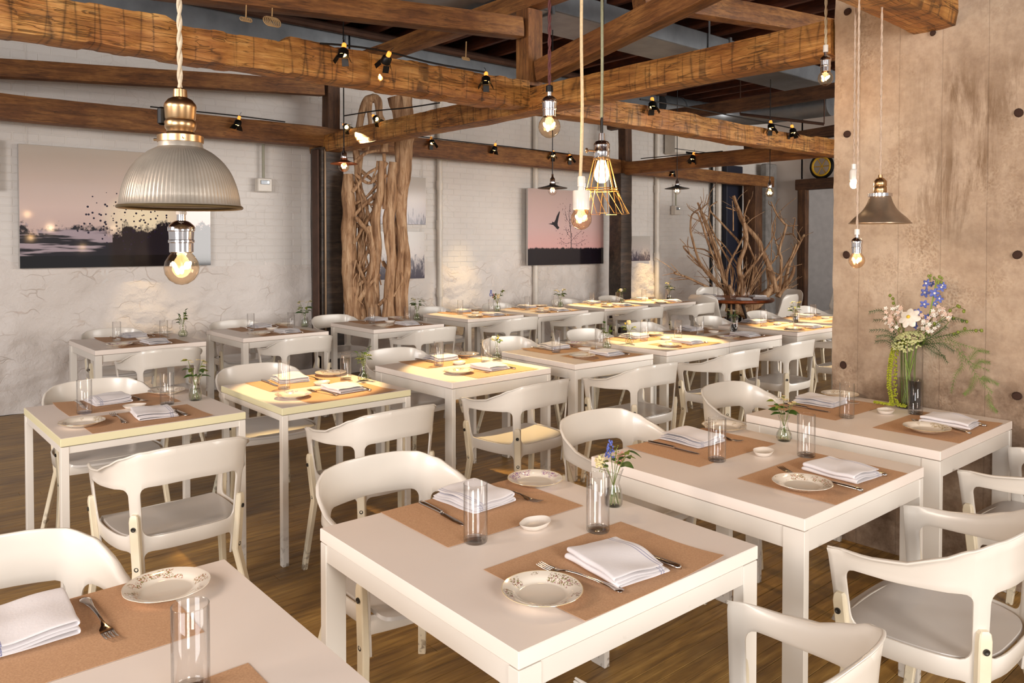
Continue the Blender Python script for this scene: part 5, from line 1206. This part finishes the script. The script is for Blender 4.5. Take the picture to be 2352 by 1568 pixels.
# branching driftwood
T2 = empty('branching_driftwood', at(1700, 720, d=12.2)); T2.location.z = 0; tag(T2, 'wide branching driftwood standing behind the round wooden table', 'driftwood'); O2 = Vector(T2.location)
def D2(x, y, dd=0): return at(1480 + x / 4.612, 400 + y / 4.612, d=12.2 + dd) - O2
BR = [([(1030, 1330), (1050, 1180), (1000, 980), (1080, 720), (1060, 560), (1020, 420), (940, 230)], .045, .022), ([(1400, 1250), (1330, 1000), (1250, 820), (1190, 680), (1050, 520), (1000, 400), (945, 230)], .05, .026), ([(1000, 720), (980, 690), (830, 530), (690, 370), (770, 290)], .024, .008),
      ([(880, 1330), (850, 1150), (800, 900), (700, 620), (600, 380), (565, 300)], .035, .014), ([(850, 1150), (760, 850), (640, 520), (600, 390), (670, 310)], .025, .008), ([(760, 1150), (600, 960), (500, 650), (490, 540), (505, 430), (580, 370)], .022, .010), ([(860, 1250), (640, 1010), (420, 780), (470, 770)], .025, .008),
      ([(860, 1280), (660, 1190), (450, 1090), (320, 1050), (345, 1030)], .022, .010), ([(900, 1250), (800, 1000), (700, 800), (620, 560), (560, 400)], .026, .012), ([(900, 1300), (870, 1150), (900, 950), (1000, 760), (1070, 600), (1060, 440), (1115, 270)], .024, .008), ([(1000, 1250), (1040, 1100), (1180, 930), (1250, 830)], .028, .014), ([(1180, 930), (1100, 740), (1040, 600)], .018, .010),
      ([(1300, 1300), (1320, 1150), (1300, 1000), (1350, 940), (1420, 820), (1360, 590), (1400, 430)], .024, .008), ([(1400, 1300), (1440, 1180), (1450, 900), (1430, 800), (1500, 560), (1480, 520), (1400, 420), (1340, 290)], .03, .010), ([(1480, 520), (1540, 548), (1625, 540)], .012, .006), ([(1580, 560), (1600, 470), (1570, 465)], .010, .005), ([(1580, 545), (1580, 640), (1645, 720)], .012, .008), ([(1500, 640), (1580, 630)], .009, .007),
      ([(1420, 1300), (1480, 1180), (1540, 950), (1640, 740), (1695, 640)], .034, .014), ([(1450, 1260), (1520, 1150), (1570, 1060), (1590, 975)], .04, .02), ([(1330, 1200), (1450, 1050), (1560, 860), (1610, 740)], .022, .012), ([(1260, 830), (1370, 650), (1390, 480)], .016, .006), ([(1300, 1000), (1440, 1060), (1440, 900)], .014, .01),
      ([(1010, 400), (920, 370), (865, 350)], .012, .006), ([(1050, 420), (1110, 480), (1060, 560)], .010, .006), ([(1000, 980), (850, 760), (700, 640), (520, 620)], .014, .005), ([(940, 600), (940, 400), (930, 280)], .012, .006), ([(1180, 980), (1210, 1120), (1225, 1230)], .012, .012), ([(1340, 950), (1350, 700), (1350, 350)], .010, .005), ([(780, 900), (640, 800), (470, 770), (465, 660)], .016, .005), ([(700, 1050), (560, 960), (450, 860)], .014, .006), ([(900, 1300), (940, 1060), (900, 930), (770, 700), (690, 500), (690, 360)], .02, .008),
      ([(900, 1500), (880, 1420), (1050, 1440), (1200, 1370), (1300, 1260), (1400, 1220), (1480, 1200)], .10, .05), ([(980, 1420), (940, 1300), (900, 1180)], .06, .03), ([(1250, 1330), (1330, 1230), (1480, 1190), (1500, 1210)], .07, .03), ([(1040, 1500), (1100, 1420), (1000, 1350), (960, 1250)], .05, .03)]
r2 = random.Random(4)
def part2(pts, a, b, seed, nm='branch'):
    m = MB(); z0 = r2.uniform(-.25, .35); n = len(pts); limb(m, [D2(x, y, z0 * (i / max(1, n - 1)) + r2.uniform(-.03, .03)) for i, (x, y) in enumerate(pts)], [a + (b - a) * i / (n - 1) for i in range(n)], 8, seed, 4, .12); return m.obj(nm, M_DW2, T2, 60)
for i, (p, a, b) in enumerate(BR): part2(p, a, b, i)
for i in range(95):
    p, a, b = BR[r2.choice([0, 3, 4, 5, 6, 7, 8, 9, 10, 12, 13, 18, 20, 31])]; j = r2.randrange(0, len(p) - 1); t = r2.random(); x = p[j][0] + (p[j + 1][0] - p[j][0]) * t; y = p[j][1] + (p[j + 1][1] - p[j][1]) * t
    L = r2.uniform(70, 260); an = math.atan2(p[-1][1] - p[0][1], p[-1][0] - p[0][0]) + r2.choice((-1, 1)) * r2.uniform(.2, .9); r = r2.uniform(.004, .010)
    part2([(x, y), (x + math.cos(an) * L * .5 + r2.uniform(-18, 18), y + math.sin(an) * L * .5), (x + math.cos(an + r2.uniform(-.5, .5)) * L, y + math.sin(an) * L)], r, r * .45, 100 + i, 'twig')
for i in range(40):
    x = r2.uniform(780, 1120); L = r2.uniform(200, 520); an = -math.pi / 2 + (x - 960) / 320 + r2.uniform(-.35, .35); r = r2.uniform(.006, .014)
    part2([(x, 1300), (x + math.cos(an) * L * .4 + r2.uniform(-20, 20), 1300 + math.sin(an) * L * .5), (x + math.cos(an) * L, 1300 + math.sin(an) * L)], r, r * .4, 300 + i, 'twig')
# ---------------------------------------------------------------- round table and shell chairs
pr_ = at(1680, 684, d=11.0); RT_ = empty('round_table', (pr_.x, pr_.y, 0)); tag(RT_, 'round reddish wooden table before the branching driftwood', 'table')
zt_ = pr_.z
MB().lathe([(0, zt_ - .045), (.56, zt_ - .045), (.585, zt_ - .03), (.588, zt_ - .008), (.58, zt_), (0, zt_)], 48, (0, 0, 0), 0, None, lambda a, r: 1 + .015 * math.sin(3 * a) + .01 * math.sin(7 * a)).obj('tabletop', wood('red_cherry_slab', (110, 52, 22), (160, 84, 38), (190, 110, 56), 0, 1, .3, .4, .2), RT_, 40)
for k in range(4):
    a = math.pi / 4 + k * math.pi / 2; c, s = math.cos(a), math.sin(a)
    MB().tube([(c * .14, s * .14, zt_ - .045), (c * .36, s * .36, .0)], .022, 8).obj('leg', plain('dark_steel_leg', (70, 60, 56), .5, .5), RT_)
    MB().cbox((c * .2, s * .2, zt_ - .055), (.12, .12, .02), .004).obj('bracket', MDARK, RT_)
def shell_mesh():
    m = MB(); N, K = 14, 16; vs = []
    for j in range(K + 1):
        t = j / K
        if t < .45: u = t / .45; y = .22 - .40 * u; z = .45 - .015 * math.sin(math.pi * u) - (.03 * (1 - u) ** 4); w = .22
        else: u = (t - .45) / .55; y = -.18 - .03 * math.sin(u * 1.57) - .07 * u; z = .45 + .02 + .37 * u; w = .235 - .02 * u
        if t > .9: w *= math.sqrt(max(.05, 1 - ((t - .9) / .1) ** 2 * .55))
        if t < .08: w *= math.sqrt(max(.05, 1 - ((.08 - t) / .08) ** 2 * .4))
        for i in range(N + 1):
            x = (i / N * 2 - 1); cu = x * x
            vs.append((x * w, y + (.05 * cu if t > .45 else 0), z + (.03 * cu * max(0, 1 - abs(t - .4) * 3))))
    m.add(vs, [(j * (N + 1) + i, j * (N + 1) + i + 1, (j + 1) * (N + 1) + i + 1, (j + 1) * (N + 1) + i) for j in range(K) for i in range(N)])
    return bake(m, M_STEEL, [('SOLIDIFY', dict(thickness=.012, offset=0)), ('SUBSURF', dict(levels=1))], 60)
SHM = shell_mesh(); sl = []
def shell(p, rz, lab):
    e = empty('shell_chair', (p.x, p.y, 0), rz); tag(e, lab, 'chair', 'white shell chairs around the round table'); link('shell', SHM, e)
    for sx in (-1, 1):
        for sy in (-1, 1): MB().tube([(sx * .15, sy * .13, .44), (sx * .2, sy * .2, 0)], .011, 8).obj('leg', M_TBL, e)
RC = Vector((pr_.x, pr_.y, 0))
def around(px, d, lab):
    p = at(px, 720, d=d); p.z = 0; v = RC - p; shell(p, math.atan2(v.y, v.x) - math.pi / 2, lab)
around(1630, 10.45, 'white shell chair with its back to the camera, left of the round table')
around(1781, 10.5, 'white shell chair with its back to the camera, right of the round table')
around(1640, 11.75, 'white shell chair behind the round table at left'); around(1793, 11.3, 'white shell chair behind the right one at the round table')
around(1900 + 16, 11.9, 'brownish white chair edge seen at the pillar corner')
tc = Vector((-RC.x, -RC.y, 0)).normalized(); rg = Vector((-tc.y, tc.x, 0))
NL = ('left of its near rim', 'near rim, second from left', 'near rim, third from left', 'right of its near rim', 'far rim at right', 'far rim at left')
for i, a in enumerate((-75, -27, 22, 68, 125, -130)):
    v = tc * math.cos(R(a)) + rg * math.sin(R(a)); p = RC + v * .44
    put('cloth_napkin', NAPS[i % 4], p.x, p.y, zt_ + .003, math.atan2(-v.y, -v.x) - math.pi / 2, 'white napkin on the round wooden table, ' + NL[i], 'napkin', 'napkins on the round table')
for i, a in enumerate((-80, -45, 5, 50, 85)):
    v = tc * math.cos(R(a)) + rg * math.sin(R(a)); p = RC + v * .22
    put('tumbler', GLASSM, p.x, p.y, zt_ + .001, 0, 'clear tumbler on the round wooden table, ' + ORD[i] + ' of five from left', 'glass', 'tumblers on the round table', (('glass_base', GB), ('rim', GRIM)))
# ---------------------------------------------------------------- flower arrangement by the pillar
bp = Vector((3.775, 1.540, .7508)); BV = empty('flower_vase', bp); tag(BV, 'tall glass vase of mixed flowers against the concrete pillar', 'vase')
r, h = .058, .30
MB().lathe([(0, .001), (r * .96, .001), (r, .006), (r, h), (r - .0025, h), (r - .003, .014), (0, .012)], 36).obj('glass_vase', M_GL, BV, 60)
MB().tube([(math.cos(a) * r, math.sin(a) * r, h) for a in [2 * math.pi * i / 40 for i in range(41)]], .0014, 6, cap=False).obj('rim', M_GLT, BV)
MB().lathe([(0, .002), (r * .9, .002), (r * .97, .008), (r * .9, .014), (0, .013)], 30).obj('glass_base', glass('dark_glass_base', (.8, .8, .77), .6, 1.4), BV)
MB().lathe([(0, .016), (r - .004, .016), (r - .004, .135), (0, .135)], 28).obj('water', glass('stem_water', (.93, .95, .88), .8, .8), BV, 40)
def B(px, py, X=3.74): return at(px, py, X=X) - bp
rb = random.Random(21)
def stem(pts, r=.0025, mat=M_STEM): return MB().tube(crv(pts, 5), r, 6).obj('stem', mat, BV, 60)
M_STEM2 = plain('bright_green_stem', (134, 160, 66), .45)
base = lambda a: Vector((math.cos(a) * .03, math.sin(a) * .03, .018)); nk = lambda a: Vector((math.cos(a) * .035, math.sin(a) * .035, h))
# blue delphinium
tip = B(2152, 640); q0 = B(2120, 790); stem([base(1), nk(4), q0, B(2140, 700), tip], .0032, M_STEM2)
for (px, py, s) in ((2128, 651, .017), (2162, 660, .016), (2125, 672, .018), (2146, 673, .018), (2157, 686, .015), (2123, 698, .016), (2140, 652, .013), (2147, 697, .011), (2108, 716, .014), (2130, 728, .013), (2103, 748, .014), (2165, 655, .012)):
    m = MB(); c = B(px, py, 3.74 + rb.uniform(-.03, .03)); up = Vector((-.7, rb.uniform(-.6, .6), rb.uniform(-.3, .5))).normalized(); s *= 1.3; flowerhead(m, c, s, 0, 5, up); m.ell(c + up * .003, s * .25, s * .25, s * .25, 6, 4, 1); m.obj('blue_bloom', [M_BLUE, M_WHT], BV)
m = MB()
for k in range(14): m.ell(B(2146 + rb.uniform(-14, 18), 638 + rb.uniform(-6, 12)), .005, .005, .008, 6, 4)
m.obj('green_buds', M_LEAF2, BV)
# white cosmos-like bloom
c = B(2087, 728, 3.68); up = Vector((-.75, .1, .45)).normalized(); q = up.to_track_quat('Z', 'Y').to_matrix(); stem([base(2), nk(2), c], .002)
for k in range(7):
    a = 2 * math.pi * k / 7; m = MB(); R2 = q @ Matrix.Rotation(a, 3, 'Z') @ Matrix.Rotation(R(12), 3, 'Y')
    m.ell(c + R2 @ Vector((.026, 0, 0)), .027, .017, .003, 12, 6, 0, R2); m.obj('white_petal', M_WHT, BV)
m = MB(); m.ell(c + up * .004, .009, .009, .006, 10, 6, 0, q); m.obj('flower_centre', M_YEL2, BV)
# queen anne's lace
c = B(2084, 782, 3.67); stem([base(3.4), nk(3), c + Vector((.03, 0, -.01))], .0026, M_STEM2)
m = MB()
for k in range(260):
    a = rb.uniform(0, 6.283); rr = math.sqrt(rb.random()) * .072; o = Vector((-.6, .15, .78)).normalized().to_track_quat('Z', 'Y').to_matrix() @ Vector((math.cos(a) * rr, math.sin(a) * rr, .02 * (1 - (rr / .062) ** 2) + rb.uniform(-.003, .003)))
    m.ell(c + o, .0055, .0055, .004, 5, 3)
tag(m.obj('umbel_florets', plain('greenish_white_umbel', (206, 208, 148), .7, 0, .15, 90), BV), kind='stuff')
# wax flower clusters
def wax(px, py, X, n, sp, mat, nm='blossom_cluster'):
    m = MB(); c = B(px, py, X)
    for k in range(n): flowerhead(m, c + Vector((rb.gauss(0, sp * .6), rb.gauss(0, sp), rb.gauss(0, sp))), .0105, rb.randrange(2), 5, Vector((-.8, rb.uniform(-.6, .6), rb.uniform(0, .8))).normalized())
    m.obj(nm, mat, BV); stem([base(px), nk(px), c], .0016)
WX = [M_WHT, plain('blush_petals', (226, 196, 176), .6, 0, .12, 50)]
for px, py, X, n, sp in ((2050, 722, 3.70, 16, .016), (2045, 745, 3.68, 12, .014), (2068, 735, 3.72, 10, .014), (2062, 712, 3.74, 8, .012), (2128, 738, 3.68, 10, .014), (2133, 756, 3.66, 9, .012), (2147, 722, 3.72, 12, .012), (2150, 738, 3.74, 8, .012), (2168, 715, 3.72, 10, .012), (2173, 728, 3.70, 9, .012)): wax(px, py, X, n, sp, WX)
# sprigs with buds
def budspray(pts, seed, mat=M_LEAF2, n=7):
    P = crv(pts, 5); stem(pts, .0014); m = MB(); rr = random.Random(seed)
    for k in range(n): m.ell(P[len(P) - 1 - k * 2 if len(P) - 1 - k * 2 > 0 else 0] + Vector((rr.uniform(-.01, .01), rr.uniform(-.012, .012), rr.uniform(-.008, .012))), .008, .007, .008, 8, 5)
    m.obj('leaf_buds', mat, BV)
budspray([nk(2.5), B(2062, 760, 3.70), B(2056, 700), B(2050, 682)], 1); budspray([nk(5.5), B(2150, 745, 3.70), B(2190, 706), B(2218, 712, 3.70)], 2, [M_LEAF2][0]); budspray([nk(5), B(2160, 760), B(2190, 730), B(2222, 738)], 3, M_LEAF2, 4); budspray([nk(5), B(2170, 770), B(2210, 760), B(2250, 758)], 4, M_LEAF2, 5)
# hanging amaranthus
P = crv([nk(2.8), B(2056, 795, 3.70), B(2046, 830, 3.70), B(2042, 880, 3.70), B(2048, 925, 3.70), B(2040, 945, 3.70), B(2010, 946, 3.70)], 9); m = MB()
for i, p in enumerate(P):
    for k in range(14): a = rb.uniform(0, 6.283); p = Vector((p.x, p.y, max(p.z, .012))); m.ell(p + Vector((rb.gauss(0, .003), math.cos(a) * .0075, abs(math.sin(a)) * .006)), .0042, .0042, .0048, 5, 3)
P2 = crv([nk(2.9), B(2062, 800, 3.71), B(2056, 870, 3.71), B(2060, 930, 3.71), B(2078, 944, 3.71)], 8)
for p in P2:
    p = Vector((p.x, p.y, max(p.z, .012)))
    for k in range(7): m.ell(p + Vector((rb.gauss(0, .003), rb.gauss(0, .004), abs(rb.gauss(0, .005)))), .0038, .0038, .0042, 5, 3)
tag(m.obj('hanging_tassels', plain('lime_amaranth', (168, 172, 40), .7, 0, .2, 60), BV), kind='stuff')
# fern fronds: rachis with many narrow leaflets
M_FERN = plain('dark_fern', (52, 82, 34), .55, 0, .2, 30); M_FERN2 = plain('soft_asparagus_fern', (112, 134, 60), .6, 0, .2, 40)
def frond(pts, L, n, mat, nm, droop=.3, r=.0012):
    P = crv(pts, max(3, n // (len(pts) - 1))); P = [Vector((p.x, p.y, max(p.z, .02))) for p in P]; m = MB(); m.tube(P, r, 5)
    for i in range(2, len(P)):
        t = (P[i] - P[i - 1]).normalized(); u = Vector((1, 0, 0)); sd = t.cross(u).normalized(); f = L * (1 - .65 * (i / len(P)))
        for s in (-1, 1):
            e = P[i] + (sd * s + t * .9).normalized() * f + Vector((rb.uniform(-.006, .006), 0, -droop * f)); mid = P[i].lerp(e, .5) + Vector((0, 0, .1 * f)); w = t * .0013
            m.add([P[i] - w, P[i] + w, mid + w, e, mid - w], [(0, 1, 2, 3, 4)])
    return m.obj(nm, mat, BV, None)
for pts in ([nk(2.4), B(2060, 775, 3.72), B(2030, 716, 3.72), B(1998, 716, 3.70)], [nk(2.4), B(2056, 790, 3.72), B(2040, 760, 3.70), B(2000, 758, 3.66)], [nk(2.4), B(2056, 780, 3.74), B(2045, 738, 3.74), B(2008, 735, 3.74)], [nk(3), B(2062, 790, 3.66), B(2040, 770, 3.64), B(2015, 772, 3.62)], [nk(2.7), B(2060, 800, 3.68), B(2036, 782, 3.68), B(2012, 784, 3.68)],
            [nk(5), B(2120, 790, 3.70), B(2150, 800, 3.68), B(2176, 832, 3.66)], [nk(5), B(2120, 780, 3.66), B(2160, 772, 3.64), B(2200, 768, 3.62)], [nk(5), B(2115, 780, 3.72), B(2170, 735, 3.72), B(2215, 736, 3.72)], [nk(5.5), B(2125, 795, 3.64), B(2150, 812, 3.62), B(2170, 818, 3.60)], [nk(5.2), B(2130, 790, 3.74), B(2165, 790, 3.74), B(2190, 806, 3.74)], [nk(5.2), B(2120, 785, 3.7), B(2150, 765, 3.7), B(2172, 750, 3.7)]):
    frond(pts, .035, 22, M_FERN, 'fern_frond')
for pts in ([nk(5), B(2170, 780, 3.74), B(2205, 790, 3.74), B(2240, 800, 3.76)], [nk(5), B(2180, 790, 3.76), B(2225, 830, 3.78), B(2270, 850, 3.78)], [B(2200, 790, 3.76), B(2235, 850, 3.78), B(2258, 880, 3.79), B(2278, 900, 3.79)], [B(2200, 800, 3.76), B(2210, 840, 3.77), B(2195, 860, 3.78), B(2185, 900, 3.79)], [B(2225, 830, 3.78), B(2245, 805, 3.78), B(2270, 808, 3.78)], [B(2235, 850, 3.78), B(2250, 830, 3.78), B(2272, 832, 3.78)], [B(2240, 860, 3.78), B(2230, 890, 3.79), B(2215, 905, 3.79)], [B(2170, 780, 3.74), B(2210, 762, 3.74), B(2255, 758, 3.74)], [B(2250, 870, 3.79), B(2268, 870, 3.79), B(2292, 882, 3.79)], [B(2270, 900, 3.79), B(2275, 930, 3.8), B(2290, 945, 3.8)]):
    frond(pts, .028, 18, M_FERN2, 'asparagus_frond', .2, .0009)
for k, (a, b) in enumerate(((.5, 3.6), (1.6, 4.6), (2.6, 5.6), (3.6, .5), (4.7, 1.7), (5.6, 2.6))): stem([base(a), base(a).lerp(nk(b), .5), nk(b), nk(b) + Vector((0, 0, .05))], .0032, M_STEM2 if k % 2 else M_STEM)
